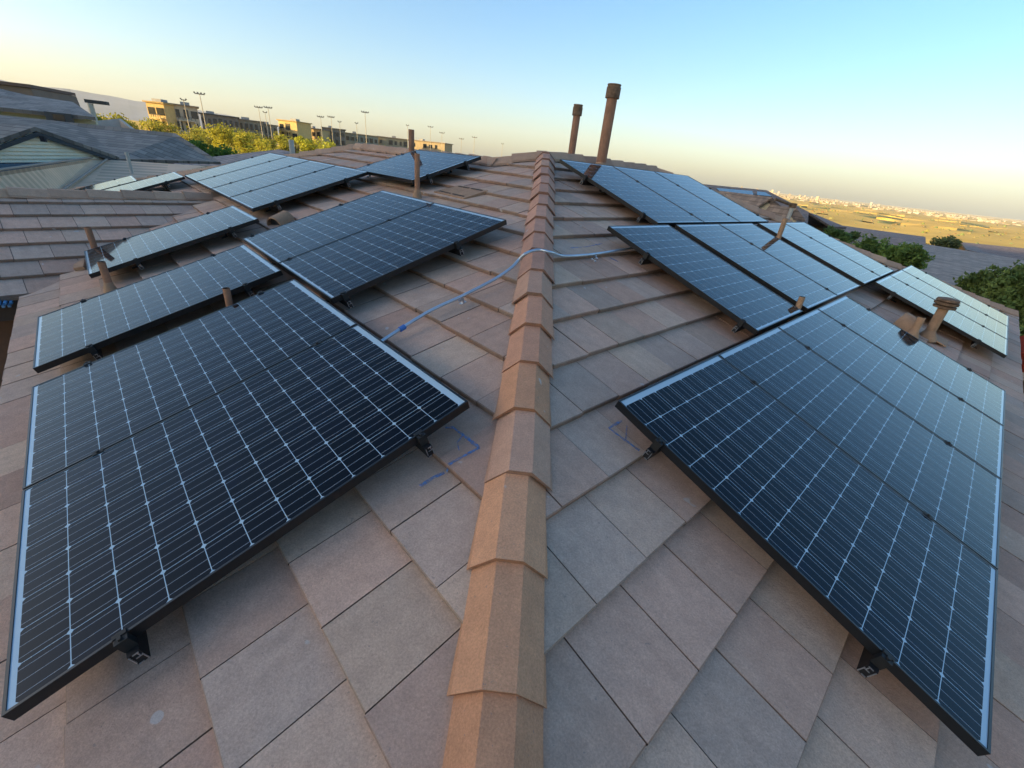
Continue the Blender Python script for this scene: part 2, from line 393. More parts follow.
# rear slopes (facing away): simple falls behind the ridges
back_dir = (ER * 1).normalized()
for a, b, dr in ((on('L', UP, VR_L, TH + .06), on('L', UQ, VR_L, TH + .06), -DL), ):
    f = V((.706, .706, -.33)) * 4; mb.poly([a, b, b + f + EL * 3, a + f])
a, b = on('R', rb[0], VR_R, TH + .06), on('R', UE, VR_R, TH + .06); f = V((-.706, .706, -.33)) * 4
mb.poly([a, b, b + f + ER * 3, a + f])
a, b = on('L', lb[0], lb[1], TH + .06), on('L', UP, VR_L, TH + .06); mb.poly([a, b, b + V((.5, .6, -.2)), a + V((0.2, .8, -.05))])
a, b = on('R', UE, VR_R, TH + .06), on('R', UWR, V_EAVE, TH + .06); mb.poly([a, b, b + V((.5, 3.5, -.6)), a + V((.0, 2.5, -.9))])
a, b = on('L', UQ, VR_L, TH + .06), on('L', UW, V_EAVE, TH + .06); mb.poly([a, b, b + V((-3, 1.5, -.6)), a + V((-1, 2, -.9))])
mb.build('roof_underlay', M_UNDER, house, weld=False)
mb = MB()
for s, a, b in (('L', le, (UW, V_EAVE)), ('R', re_, (UWR, V_EAVE + .115))):
    E, D, N_, d = PL[s]; p, q = on_h(s, (a[0], a[1] - .03)), on_h(s, (b[0], b[1] - .03)); out = V((D.x, D.y, 0)).normalized()
    mb.prism([p, q, q - V((0, 0, .2)), p - V((0, 0, .2))], out * .025, (.16, .10, .07))
mb.build('fascia', M_TINT, house)
mb = MB(); WALL = (.42, .34, .25)
for s, a, b in (('L', le, (UW, V_EAVE)), ('R', re_, (UWR, V_EAVE))):
    E, D, N_, d = PL[s]; out = V((D.x, D.y, 0)).normalized()
    p, q = on_h(s, a) - out * .5, on_h(s, b) - out * .5
    mb.prism([V((p.x, p.y, p.z - .12)), V((q.x, q.y, q.z - .12)), V((q.x, q.y, -8.4)), V((p.x, p.y, -8.4))], -out * .2, WALL)
mb.build('wall', M_TINT, house)

# cap tiles along a line
CAPC = [(.36, .215, .125), (.37, .225, .135), (.335, .20, .125), (.33, .195, .13), (.31, .20, .145), (.345, .22, .15)]
def caps(name, A, B, side_drop=.02, step=.338, w=.125, hgt=.062, seed=1, cols=CAPC, start=0., tintfn=None, roll_up=None):
    A, B = V(A), V(B); L = (B - A).length; d = (B - A) / L; sx = d.cross(V((0, 0, 1))).normalized(); up = sx.cross(d)
    rr = random.Random(seed); m = MB(); n = int((L - start) / step + .999)
    for i in range(n):
        a = start + i * step; b = min(a + step + .045, L + .03)
        c = tintfn(a, rr) if tintfn else rr.choice(cols); br = rr.uniform(.93, 1.12); c = tuple(x * br for x in c)
        ju, jv = rr.uniform(-.007, .007), rr.uniform(-.004, .004)
        def sec(s, k, sc):
            pr = [(-w * sc, -side_drop), (-w * .36 * sc, hgt), (w * .36 * sc, hgt), (w * sc, -side_drop)]
            return [A + d * s + sx * (x + ju) + up * (y + k + jv) for x, y in pr]
        lo, hi = sec(a, .013, 1.0), sec(b, -.009, .972)
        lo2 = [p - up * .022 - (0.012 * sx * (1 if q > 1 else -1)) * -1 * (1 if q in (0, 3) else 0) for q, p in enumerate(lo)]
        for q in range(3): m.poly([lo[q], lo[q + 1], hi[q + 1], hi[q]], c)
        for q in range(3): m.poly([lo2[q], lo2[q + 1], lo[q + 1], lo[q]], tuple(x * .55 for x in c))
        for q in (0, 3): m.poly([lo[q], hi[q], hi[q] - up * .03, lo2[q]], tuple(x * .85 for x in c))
    return m.build(name, M_CAP, house, weld=False)
def hipcol(a, r):
    y = a + YH0
    if y < 2.0 and not (1.25 < y < 1.55): return r.choice([(.57, .275, .15), (.545, .265, .145), (.58, .29, .16)])
    if 1.9 < y < 2.6: return r.choice([(.54, .27, .165), (.52, .26, .16)])
    return r.choice([(.48, .26, .18), (.46, .25, .175), (.48, .275, .185)])
YH0 = -2.0 + .235
hpn = HP0 + HPD * YH0
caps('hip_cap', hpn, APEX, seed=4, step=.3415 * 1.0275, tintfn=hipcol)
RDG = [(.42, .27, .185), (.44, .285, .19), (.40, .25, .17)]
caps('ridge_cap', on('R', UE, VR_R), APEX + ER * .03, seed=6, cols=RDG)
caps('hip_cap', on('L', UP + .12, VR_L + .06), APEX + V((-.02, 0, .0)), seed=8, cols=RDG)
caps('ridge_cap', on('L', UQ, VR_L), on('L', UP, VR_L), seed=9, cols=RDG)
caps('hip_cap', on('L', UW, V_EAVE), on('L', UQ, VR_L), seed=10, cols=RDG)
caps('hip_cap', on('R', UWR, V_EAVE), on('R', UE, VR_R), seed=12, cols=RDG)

# side wing on the left
W_AZ, W_SL, W_C = RAD(130), RAD(18.43), 3.56
WN = V((math.sin(W_AZ) * math.sin(W_SL), math.cos(W_AZ) * math.sin(W_SL), math.cos(W_SL))); WDD = V((math.sin(W_AZ) * math.cos(W_SL), math.cos(W_AZ) * math.cos(W_SL), -math.sin(W_SL)))
WD = V((-math.cos(W_AZ), math.sin(W_AZ), 0)) * -1
if WD.y > 0: WD = -WD
def wing(px, py): r = ray(px, py); return r * (-W_C / r.dot(WN))
TIP = wing(205, 190); TIP = TIP - WDD * (TIP.dot(WDD) + 7.70); W_EXP = .331
W_V0 = .54
mb = MB()
lay_tiles(mb, lambda u, v, h: TIP + WD * u + WDD * v + WN * h, [[((-1, 0), .35), ((1, 0), 9), ((0, -1), 0), ((0, 1), W_V0 + W_EXP * 5 + .002)]], -.4, 9, W_V0 - W_EXP * 2, W_V0 + W_EXP * 5 + .02, exp=W_EXP, tw=.31, seed=21)
mb.build('roof_slope', M_TILE, house, weld=False)
mb = MB(); WB = V((-WDD.x, -WDD.y, WDD.z))
mb.poly([TIP - WN * .06 + WD * -.3, TIP - WN * .06 + WD * 9, TIP - WN * .06 + WD * 9 + WDD * 2.1, TIP - WN * .06 - WD * .3 + WDD * 2.1])
mb.poly([TIP - V((0, 0, .05)) + WD * -.2, TIP - V((0, 0, .05)) + WD * 9, TIP - V((0, 0, .05)) + WD * 9 + WB * 2, TIP - V((0, 0, .05)) - WD * .2 + WB * .9])
mb.build('roof_underlay', M_UNDER, house, weld=False)
caps('ridge_cap', TIP + WD * 9, TIP - WD * .25, seed=23, cols=RDG, step=.36, w=.11, hgt=.06)
mb = MB(); e0, e1 = TIP + WDD * (W_V0 + W_EXP * 5 - .03) - WN * .07 + WD * 2.0, TIP + WDD * (W_V0 + W_EXP * 5 - .03) - WN * .07 + WD * 9; oo = V((WDD.x, WDD.y, 0)).normalized()
mb.prism([e0, e1, e1 - V((0, 0, .2)), e0 - V((0, 0, .2))], oo * .025, (.10, .07, .055)); mb.build('fascia', M_TINT, house)
mb = MB(); q0, q1 = e0 - oo * .5, e1 - oo * .5
mb.prism([q0, q1, V((q1.x, q1.y, -8.4)), V((q0.x, q0.y, -8.4))], -oo * .2, (.22, .12, .08)); mb.build('wall', M_TINT, house)

# blue chalk marks on the tiles
def tile_pt(s, u, v, lift):
    v0 = V0L if s == 'L' else V0R
    return on(s, u, v, TH + tile_drop(v, v0, EXP, TT) - lift)
def chalk(s, pts, w=.015):
    P = [back(s, *p)[:2] for p in pts]
    for a, b in zip(P[:-1], P[1:]):
        m = MB(); L = math.hypot(b[0] - a[0], b[1] - a[1]); n = max(2, int(L / .02)); nx, ny = -(b[1] - a[1]) / L * w / 2, (b[0] - a[0]) / L * w / 2
        row = []
        for i in range(n + 1):
            f = i / n; q = (a[0] + (b[0] - a[0]) * f, a[1] + (b[1] - a[1]) * f); ww = rnd.uniform(.6, 1.3); sh = rnd.uniform(-.2, .2)
            row.append([tile_pt(s, q[0] + nx * (k * ww + sh), q[1] + ny * (k * ww + sh), .0065) for k in (1, -1)])
        for i in range(n): m.poly([row[i][0], row[i + 1][0], row[i + 1][1], row[i][1]])
        m.build('chalk_mark', M_CHALK, house)
chalk('L', [(445, 426), (453, 426), (479, 446), (457, 460), (445, 468)])
chalk('L', [(462, 434), (457, 442), (459, 450)], .006)
chalk('L', [(419, 484), (431, 475), (443, 469)])
chalk('R', [(623, 419), (610, 426), (639, 451)])
chalk('R', [(628, 424), (626, 440)], .006)
chalk('R', [(571, 247), (586, 246), (603, 242)], .012)
chalk('R', [(611, 255), (619, 260)], .02)

# ------------------------------------------------------------------ solar panels
PWID, PLEN, PT = 1.078, 1.590, .040
PITCHU = PWID + .012
def panel_meshes():
    m = MB(); fw = .0085
    X, Y, Z = V((1, 0, 0)), V((0, 1, 0)), V((0, 0, 1))
    # local axes: x = u, y = v (downslope), z = normal; top of frame at z = 0
    for y in (fw / 2, PLEN - fw / 2): m.box((PWID / 2, y, -PT / 2), X * PWID / 2, Y * fw / 2, Z * PT / 2)
    for x in (fw / 2, PWID - fw / 2): m.box((x, PLEN / 2, -PT / 2), X * fw / 2, Y * (PLEN / 2 - fw), Z * PT / 2)
    o = m.build('frame', M_FRAME); fm = o.data; bpy.data.objects.remove(o)
    m = MB(); a, b, c, d = fw, fw, PWID - fw, PLEN - fw
    m.poly([V((a, b, -.003)), V((a, d, -.003)), V((c, d, -.003)), V((c, b, -.003))][::-1], uv=[(c, b), (c, d), (a, d), (a, b)])
    m.poly([V((a, b, -.009)), V((a, d, -.009)), V((c, d, -.009)), V((c, b, -.009))], m=1)
    o = m.build('cell_sheet', [M_CELL, M_BLACK], weld=False); sm = o.data; bpy.data.objects.remove(o)
    return fm, sm
FM, SM = panel_meshes()
def basis(s):
    E, D, N_, d = PL[s]
    return E, D, N_
def add_panel(s, u, v, label, group, landscape=False):
    E, D, N_ = basis(s)
    ax, ay = (E, D) if not landscape else (D, E)
    az = N_
    if ax.cross(ay).dot(az) < 0 :
        hand = -1
    else: hand = 1
    o_ = on(s, u, v, 0)
    # keep a right handed frame: flip x and start from the other corner
    if hand < 0: o_ = o_ + ax * PWID; ax = -ax
    r = Matrix((ax, ay, az)).transposed()
    t_ = empty('solar_panel', o_, label, 'solar panel', group, r.to_euler())
    for nm, me in (('frame', FM), ('cell_sheet', SM)):
        c = bpy.data.objects.new(nm, me); COL.objects.link(c); c.parent = t_
    return t_
GL, GR = 'solar panels on the left roof slope', 'solar panels on the right roof slope'
ARR = {
 'A': ('L', 1.263, -.667, ['big near-black panel closest to the camera on the left slope', 'dark panel on the left slope behind the biggest one, stub pipe at its far edge']),
 'B': ('L', 3.722, -.662, ['single blue-grey panel low on left slope between two short pipes']),
 'C': ('L', 2.83, -2.296, ['dark blue panel with free right edge beside the metal conduit on left slope', 'lighter blue panel just behind the one beside the conduit, half-round vent behind it']),
 'D': ('L', 5.587, -1.029, ['single pale panel low on the left slope next to the side wing valley']),
 'E': ('L', 6.154, -2.712, ['front panel of the four-panel array on far left slope', 'second panel from the front in the four-panel array on far left slope', 'third panel from the front in the four-panel array on far left slope', 'rearmost panel of the four-panel array, trees right behind it']),
 'F': ('L', 4.99, -3.777, ['lone sideways panel at the ridge behind the tall thin pipes']),
 'G': ('L', 10.33, -1.09, ['pale panel at the far left, its front edge over dark shade, behind the wing ridge']),
 'H': ('L', 11.50, -.46, ['farthest left pale panel, partly sunk behind the wing ridge caps']),
 'R1': ('R', 1.619, -.551, ['big dark panel nearest the camera on the right slope', 'second panel from the camera in the near right array', 'third panel in the near right array, short stub pipe above its top edge', 'last panel of the near right array, beside the capped vent']),
 'R2': ('R', 3.462, -2.178, ['dark blue panel standing alone left of the first dark gap on right slope']),
 'R2b': ('R', 4.701, -2.177, ['panel just right of the first dark gap in the middle right row', 'panel with a square post reflected in it, left of the second dark gap']),
 'R2d': ('R', 7.118, -2.177, ['pale panel right of the second dark gap in the middle right row', 'outermost pale panel of the middle right row along the green bushes']),
 'R3': ('R', 4.393, -3.81, ['topmost right array panel that mirrors the tall flue pipe', 'middle panel of the topmost right array under the ridge', 'outer panel of the topmost right array against the sky']),
 'R4': ('R', 7.606, -.55, ['inner panel of the low right array behind the capped vent', 'middle panel of the low right array between two others', 'outermost panel of the low right array along the hip caps and bushes']),
}
for k, (s, u, v, labs) in ARR.items():
    for i, lb_ in enumerate(labs):
        add_panel(s, u + (0 if k == 'F' else i * PITCHU), v, lb_, GL if s == 'L' else GR, k == 'F')

# rails with feet and clamps
def rail(s, v, u0, u1, seams, label, feet_step=1.25, over=.045):
    E, D, N_ = basis(s); a, b = u0 - over, u1 + over
    g_ = 'mounting rails under the left panels' if s == 'L' else 'mounting rails under the right panels'
    t_ = empty('mounting_rail', on(s, a, v, TH), label, 'rail', g_)
    m = MB(); c = on(s, (a + b) / 2, v, .072)
    m.box(c, E * ((b - a) / 2), D * .016, N_ * .026)
    m.build('rail_bar', M_RAIL, t_)
    for e in (a, b):                     # cut aluminium profile on the rail end, slightly proud
        sg = -1 if e == a else 1; m = MB(); o_ = on(s, e, v, .072) + E * sg * .002
        for dx, dn, wx, wn2 in ((-.0135, -.008, .0014, .016), (.0135, .004, .0014, .018), (-.004, .022, .008, .0014), (.006, -.023, .007, .0014), (-.004, .004, .009, .0013), (-.008, .014, .0013, .009)):
            m.box(o_ + D * dx + N_ * dn, E * .0015, D * wx, N_ * wn2)
        m.build('rail_end', M_CUT, t_)
    u = a + .38
    while u < b + .01:
        m = MB(); m.box(on(s, u, v + .030, .105), E * .02, D * .004, N_ * .042); m.box(on(s, u, v + .055, .145), E * .02, D * .03, N_ * .004)
        m.tube([on(s, u, v + .02, .085), on(s, u, v + .046, .085)], .009, 6)
        m.build('l_foot', M_RAIL, t_); u += feet_step
    for su in seams:
        m = MB(); m.box(on(s, su, v, .004), E * .013, D * .021, N_ * .0075); m.tube([on(s, su, v, -.003), on(s, su, v, -.010)], .007, 6)
        m.build('mid_clamp', M_BLACK, t_)
    for e, sg in ((u0, -1), (u1, 1)):
        m = MB(); m.box(on(s, e, v, .0215) + E * sg * .013, E * .012, D * .018, N_ * .024); m.box(on(s, e, v, -.0035) + E * -sg * .004, E * .008, D * .018, N_ * .003)
        m.tube([on(s, e, v, .0) + E * sg * .013, on(s, e, v, -.010) + E * sg * .013], .007, 6)
        m.build('end_clamp', M_BLACK, t_)
def span(k): s, u, v, l = ARR[k]; return u, u + len(l) * PITCHU - .012
def seams(*ks):
    r = []
    for k in ks:
        s, u, v, l = ARR[k]; r += [u + i * PITCHU - .006 for i in range(1, len(l))]
    return r
def rails(ks, vs_, where):
    s, _, v, _l = ARR[ks[0]]; a = span(ks[0])[0]; b = span(ks[-1])[1]
    for dv, nm in zip(vs_, ('upper', 'lower')): rail(s, v + dv, a, b, seams(*ks), '%s black rail holding %s' % (nm, where))
rails(['A'], (.255, 1.315), 'the two panels nearest the camera on the left slope')
rails(['B'], (.28, 1.29), 'the single blue-grey panel between two short pipes')
rails(['C'], (.53, 1.50), 'the two panels beside the metal conduit')
rails(['D'], (.3, 1.2), 'the single pale panel beside the side wing')
rails(['E'], (.35, 1.30), 'the four-panel array on the far left slope')
rails(['G'], (.3, 1.25), 'the pale panel behind the wing ridge')
rails(['H'], (.3, 1.25), 'the farthest left pale panel')
for dv, nm in ((.26, 'upper'), (.85, 'lower')):
    rail('L', -3.777 + dv, 4.99, 4.99 + PLEN, [], nm + ' black rail holding the lone sideways panel at the ridge')
rails(['R1'], (.265, 1.275), 'the near right four-panel array')
rails(['R2', 'R2b', 'R2d'], (.485, 1.46), 'the middle right row with two gaps')
rails(['R3'], (.474, 1.386), 'the topmost right array under the ridge')
rails(['R4'], (.26, 1.29), 'the low right array behind the capped vent')

# ------------------------------------------------------------------ pipes, vents, conduit
def find_base(s, px, u=None, v=None, lo=140, hi=760):
    """tile point in pixel column px whose u (or v) has the wanted value"""
    best = None
    for i in range(600):
        py = lo + (hi - lo) * i / 600; q = back(s, px, py)
        if q[2].y < .3 or q[2].dot(FW) < 0: continue
        e = abs(q[0] - u) if u is not None else abs(q[1] - v)
        if best is None or e < best[0]: best = (e, q[2])
    return best[1]
def vent_pipe(base, top_px, r, label, cap=False, flash=True, m=M_PIPE, name='vent_pipe', sink=.12):
    b = V(base); d = math.hypot(b.x, b.y); q = ray(*top_px); zt = d * q.z / math.hypot(q.x, q.y); h = zt - b.z
    t_ = empty(name, b, label, 'vent pipe')
    k = MB()
    if cap:
        k.lathe(b, [(r, -sink), (r, h - .02)], 20)
        k.build('pipe', m, t_, True)
        c = MB(); hc = cap
        c.lathe(b, [(r * 1.02, h - hc), (r * 1.34, h - hc), (r * 1.34, h - .035), (r * 1.22, h - .03), (r * 1.22, h - .015), (r * 1.30, h - .012), (r * 1.26, h)], 20)
        c.build('cap', M_RUST, t_, True)
    else:
        k.tube([b + V((0, 0, -sink)), b + V((0, 0, h)), b + V((0, 0, h)), b + V((0, 0, h - .06))], [r, r, r * .84, r * .84], 18)
        k.build('pipe', m, t_, True)
    if flash:
        c = MB(); c.lathe(b, [(r * 2.0, -.03), (r * 1.75, .015), (r * 1.15, .07), (r * 1.03, .085)], 18)
        c.build('flashing', M_PIPE2, t_, True)
    return t_
vent_pipe(find_base('R', 600, v=-4.08), (610.5, 84), .072, 'tallest brown flue pipe with a collar cap in front of the ridge', .16)
bp_ = atd(570.5, 160, 8.15); vent_pipe(V((bp_.x, bp_.y, -.15)), (577, 104.5), .058, 'shorter brown flue pipe with a collar cap behind the ridge', .15, flash=False)
vent_pipe(back('L', 417.3, 197)[2], (417.8, 153.5), .030, 'thin brown pipe on the tiles in front of the lone sideways panel')
pq = on('L', 6.80, -3.62); pr = ray(411.6, 160); dd_ = math.hypot(pq.x, pq.y)
vent_pipe(V((dd_ * pr.x / math.hypot(pr.x, pr.y), dd_ * pr.y / math.hypot(pr.x, pr.y), pq.z)), (411.3, 129.5), .045, 'thin brown pipe rising behind the corner of the lone sideways panel')
vent_pipe(find_base('L', 98.6, u=6.80), (91.5, 227), .030, 'short brown pipe behind the far edge of the single pale panel')
vent_pipe(back('L', 111, 291)[2], (104.5, 261.5), .030, 'short brown pipe between the two single panels on left slope')
vent_pipe(find_base('L', 232.5, u=3.575), (229.3, 288), .024, 'stubby brown pipe in the dark gap behind the near left array')
vent_pipe(find_base('R', 792, u=4.62), (798.5, 296), .026, 'short brown stub in the first dark gap of the middle right row', m=M_PIPE2)
vent_pipe(find_base('R', 774.5, u=6.98), (782, 218), .032, 'brown post in the second dark gap of the middle right row', m=M_PIPE2)
vent_pipe(back('R', 911.5, 336)[2], (921, 317), .036, 'short open pipe between half-round vent and the capped vent', m=M_PIPE2)
vp = vent_pipe(back('R', 927, 337)[2], (943.5, 306), .05, 'brown vent pipe with a wide louvred cap beside the low right array', m=M_PIPE2, name='capped_vent')
vb = vp.location; vt = None
d_ = math.hypot(vb.x, vb.y); q_ = ray(944, 306); zt_ = d_ * q_.z / math.hypot(q_.x, q_.y) - vb.z
c = MB(); c.lathe(vb, [(.05, zt_ - .03), (.105, zt_ - .02), (.108, zt_ + .005), (.07, zt_ + .01), (.07, zt_ + .02), (.112, zt_ + .022), (.115, zt_ + .048), (.07, zt_ + .052), (.07, zt_ + .06), (.11, zt_ + .062), (.10, zt_ + .085), (.03, zt_ + .1)], 20)
c.build('cap', M_RUST, vp, True)
fb = back('R', 936, 339); c = MB(); E_, D_, N_2 = basis('R')
c.box(on('R', fb[0], fb[1], TH - .012), E_ * .16, D_ * .12, N_2 * .006); c.build('flashing', M_PIPE2, vp)
# grey mast with a side arm behind the brown post
mb_ = atd(786, 232, 9.9); mt = atd(793, 205.5, 9.9)
ms = empty('roof_mast', V((mt.x, mt.y, -1.35)), 'grey mast with a thin sideways arm behind the brown post', 'mast')
c = MB(); c.tube([V((mt.x, mt.y, -1.4)), V((mt.x, mt.y, mt.z))], .035, 12); c.build('pole', M_GREYPIPE, ms, True)
ar = atd(775.5, 199, 9.6); c = MB(); c.tube([V((mt.x, mt.y, mt.z)), ar], .024, 8); c.box(V((mt.x, mt.y, mt.z)), V((.045, 0, 0)), V((0, .045, 0)), V((0, 0, .04))); c.build('arm', M_RUST, ms)
# half-round vents
def half_vent(s, px, ax_dir, r, ln, label):
    b = back(s, *px)[2]; E, D, N_ = basis(s); a = (E * ax_dir[0] + D * ax_dir[1]).normalized(); side = N_.cross(a)
    t_ = empty('half_round_vent', b, label, 'roof vent'); m = MB(); n = 14
    for rr_, fl in ((r, 1), (r * .86, 0)):
        for i in range(n):
            w = [math.pi * (i + k) / n for k in (0, 1)]
            P = [[b - a * ln / 2 + a * ln * e + side * math.cos(t2) * rr_ + N_ * (math.sin(t2) * rr_ * .95 - .01) for t2 in w] for e in (0, 1)]
            m.poly([P[0][0], P[0][1], P[1][1], P[1][0]])
    for e in (0, 1):
        for i in range(n):
            w = [math.pi * (i + k) / n for k in (0, 1)]; o_ = b - a * ln / 2 + a * ln * e
            m.poly([o_ + side * math.cos(t2) * q2 + N_ * (math.sin(t2) * q2 * .95 - .01) for q2, t2 in ((r, w[0]), (r, w[1]), (r * .86, w[1]), (r * .86, w[0]))])
    m.build('hood', M_PIPE2, t_, True)
    m = MB(); P = [b - a * ln * .3 + side * math.cos(math.pi * i / n) * r * .85 + N_ * (math.sin(math.pi * i / n) * r * .8 - .01) for i in range(n + 1)]
    m.poly(P); m.build('screen', M_UNDER, t_)
    return t_
half_vent('L', (281, 222), (.5, -1), .11, .22, 'tan half-round vent lying in the dark gap behind the conduit panels')
half_vent('R', (904, 327), (.1, -1), .17, .18, 'tan half-round hood vent beside the capped vent on right slope')
# flat tan vent on the upper left slope
c4 = [back('L', *q)[:2] for q in ((434, 192), (464, 199), (488, 191), (459, 186))]
t_ = empty('flat_roof_vent', on('L', c4[0][0], c4[0][1]), 'flat tan slotted vent set among the tiles below the lone sideways panel', 'roof vent')
m = MB(); m.prism([on('L', u, v, TH + .02) for u, v in c4], NL * .028); m.build('vent_plate', M_PIPE2, t_)
m = MB()
for f in (.1, .86):
    P = [V((*(c4[0]), 0)).lerp(V((*(c4[3]), 0)), f), V((*(c4[1]), 0)).lerp(V((*(c4[2]), 0)), f)]
    a_, b_ = P; k = (V((*(c4[3]), 0)) - V((*(c4[0]), 0))) * .06
    for f0, f1 in ((.1, .46), (.54, .9)):
        p, q = a_.lerp(b_, f0), a_.lerp(b_, f1); m.prism([on('L', x.x, x.y, TH - .009) for x in (p, q, q + k, p + k)], NL * .004)
m.build('slot', M_UNDER, t_)
t2 = [back('L', *q)[:2] for q in ((75, 270.5), (85, 268.5), (86, 261), (75.5, 263))]
m = MB(); m.prism([on('L', u, v, TH + .01) for u, v in t2], NL * .035); o = m.build('flashing_sheet', M_PIPE2); tag(o, 'small tan metal flashing square by the lower end of the pale single panel', 'flashing')

# conduit over the hip
cp = [('L', 380, 343, .06), ('L', 388, 337, .06), ('L', 428, 312, .06), ('L', 463, 295.5, .06), ('L', 494, 279.5, .05), ('L', 511, 268, .03), ('L', 519, 259.5, -.02), ('M', 525, 254, 0), ('M', 532, 251, 0), ('M', 540, 250, 0), ('M', 551, 252.5, 0), ('R', 560, 255.5, .03), ('R', 571, 256, .05), ('R', 595, 254, .07), ('R', 626, 249, .09), ('R', 645, 246, .10)]
pts = []
for s, x, y, h in cp:
    if s == 'M':
        r = ray(x, y); n = HPD.normalized().cross(V((1, 0, 0))).normalized(); q = HP0 + V((0, 0, .118)); pts.append(r * (q.dot(n) / r.dot(n)))
    else: pts.append(back(s, x, y, TH - .055 - (.06 - h) * .5 if s == 'L' else TH - .05)[2])
def smooth_path(P, k=6):
    out = []
    for i in range(len(P) - 1):
        p0, p1, p2, p3 = P[max(i - 1, 0)], P[i], P[i + 1], P[min(i + 2, len(P) - 1)]
        for j in range(k):
            t = j / k; out.append(.5 * ((2 * p1) + (p2 - p0) * t + (2 * p0 - 5 * p1 + 4 * p2 - p3) * t * t + (3 * p1 - p0 - 3 * p2 + p3) * t ** 3))
    return out + [P[-1]]
cd = empty('conduit', pts[7], 'bent galvanised conduit crossing over the hip caps between the arrays', 'conduit')
m = MB(); m.tube(smooth_path(pts), .0105, 12); m.build('tube', M_STEEL, cd, True)
for i, s in ((3, 'L'), (13, 'R')):
    E, D, N_ = basis(s); p = pts[i]; m = MB(); m.box(p - N_ * .026 + D * .014, E * .009, D * .008, N_ * .022); m.box(p - N_ * .048 + D * .014, E * .012, D * .022, N_ * .003)
    m.tube([p - N_ * .02 + D * .02, p - N_ * .02 + D * .042], .008, 8); m.build('strap', M_CUT, cd)
m = MB(); m.tube([pts[1].lerp(pts[2], .28), pts[1].lerp(pts[2], .40)], .0165, 12); m.build('coupling', M_TAPE, cd, True)

# ------------------------------------------------------------------ neighbours
def roof_face(mb, pts, nrm_up=True, thick=.12, tint=(.2, .2, .2), course=0.0):
    P = [V(p) for p in pts]; mb.prism(P, V((0, 0, thick)), tint)
def shingle_mat(name, step=.33, dark=.55, wid=.3, var=.25, bmp=.8):
    m, nt, b = mat(name); at = N(nt, 'ShaderNodeAttribute', attribute_name='tint')
    uv = N(nt, 'ShaderNodeUVMap'); sx = N(nt, 'ShaderNodeSeparateXYZ'); nt.links.new(uv.outputs[0], sx.inputs[0])
    q = mth(nt, 'DIVIDE', sx.outputs[1], step); row = mth(nt, 'FLOOR', q); fr = mth(nt, 'SUBTRACT', q, row)
    ux = mth(nt, 'ADD', mth(nt, 'DIVIDE', sx.outputs[0], wid), mth(nt, 'MULTIPLY', row, .5)); cx = mth(nt, 'FLOOR', ux); fx = mth(nt, 'SUBTRACT', ux, cx)
    cm = N(nt, 'ShaderNodeCombineXYZ'); nt.links.new(row, cm.inputs[0]); nt.links.new(cx, cm.inputs[1])
    wnn = N(nt, 'ShaderNodeTexWhiteNoise'); nt.links.new(cm.outputs[0], wnn.inputs['Vector'])
    c = mixc(nt, 'MULTIPLY', 1.0, at.outputs['Color'], ramp(nt, wnn.outputs['Value'], 0, 1, (1 - var,) * 3, (1 + var * .9,) * 3))
    c = mixc(nt, 'MULTIPLY', 1.0, c, ramp(nt, noise(nt, .8, 5), .3, .7, (.85,) * 3, (1.12,) * 3))
    ln = mth(nt, 'MAXIMUM', mth(nt, 'LESS_THAN', fr, .17), mth(nt, 'LESS_THAN', fx, .04))
    c = mixc(nt, 'MULTIPLY', ln, c, (dark, dark, dark))
    nt.links.new(c, b.inputs['Base Color']); b.inputs['Roughness'].default_value = .85
    bp = N(nt, 'ShaderNodeBump'); bp.inputs['Strength'].default_value = bmp; bp.inputs['Distance'].default_value = .03
    nt.links.new(fr, bp.inputs['Height']); bp.invert = True; nt.links.new(bp.outputs[0], b.inputs['Normal'])
    return m
M_SH = shingle_mat('roof_tiles_far'); M_SH2 = shingle_mat('roof_tiles_wide', .55, .38, .6); M_SH3 = shingle_mat('roof_tiles_tan', .125, .78, 40, .03, .25)
def slope(mb, P, tint, thick=.12, e=(0, 1), Ev=None):
    """a roof slope: P in order with the ridge edge first; uv in metres along the edge e"""
    P = [V(p) for p in P]; E = (P[e[1]] - P[e[0]]); E = E if Ev is None else Ev.copy(); E.z = 0; E.normalize(); n = (P[1] - P[0]).cross(P[2] - P[0]).normalized(); D = n.cross(E)
    if D.z > 0: D = -D
    uv = [((p - P[0]).dot(E), (p - P[0]).dot(D) + 50) for p in P]
    up = V((0, 0, thick)); mb.poly([p + up for p in P], tint, 0, uv)
    mb.poly(P[::-1], tint, 0, uv[::-1])
    for i in range(len(P)):
        j = (i + 1) % len(P); mb.poly([P[i], P[j], P[j] + up, P[i] + up], tuple(x * .6 for x in tint), 0, [uv[i], uv[j], uv[j], uv[i]])
def wall_under(mb, pts, zb, tint, thick=.2):
    for a, b in zip(pts[:-1], pts[1:]):
        a, b = V(a), V(b); n = (b - a).cross(V((0, 0, 1))).normalized() * thick
        mb.prism([V((a.x, a.y, zb)), V((b.x, b.y, zb)), b, a], n, tint)
GREY = (.215, .185, .155)
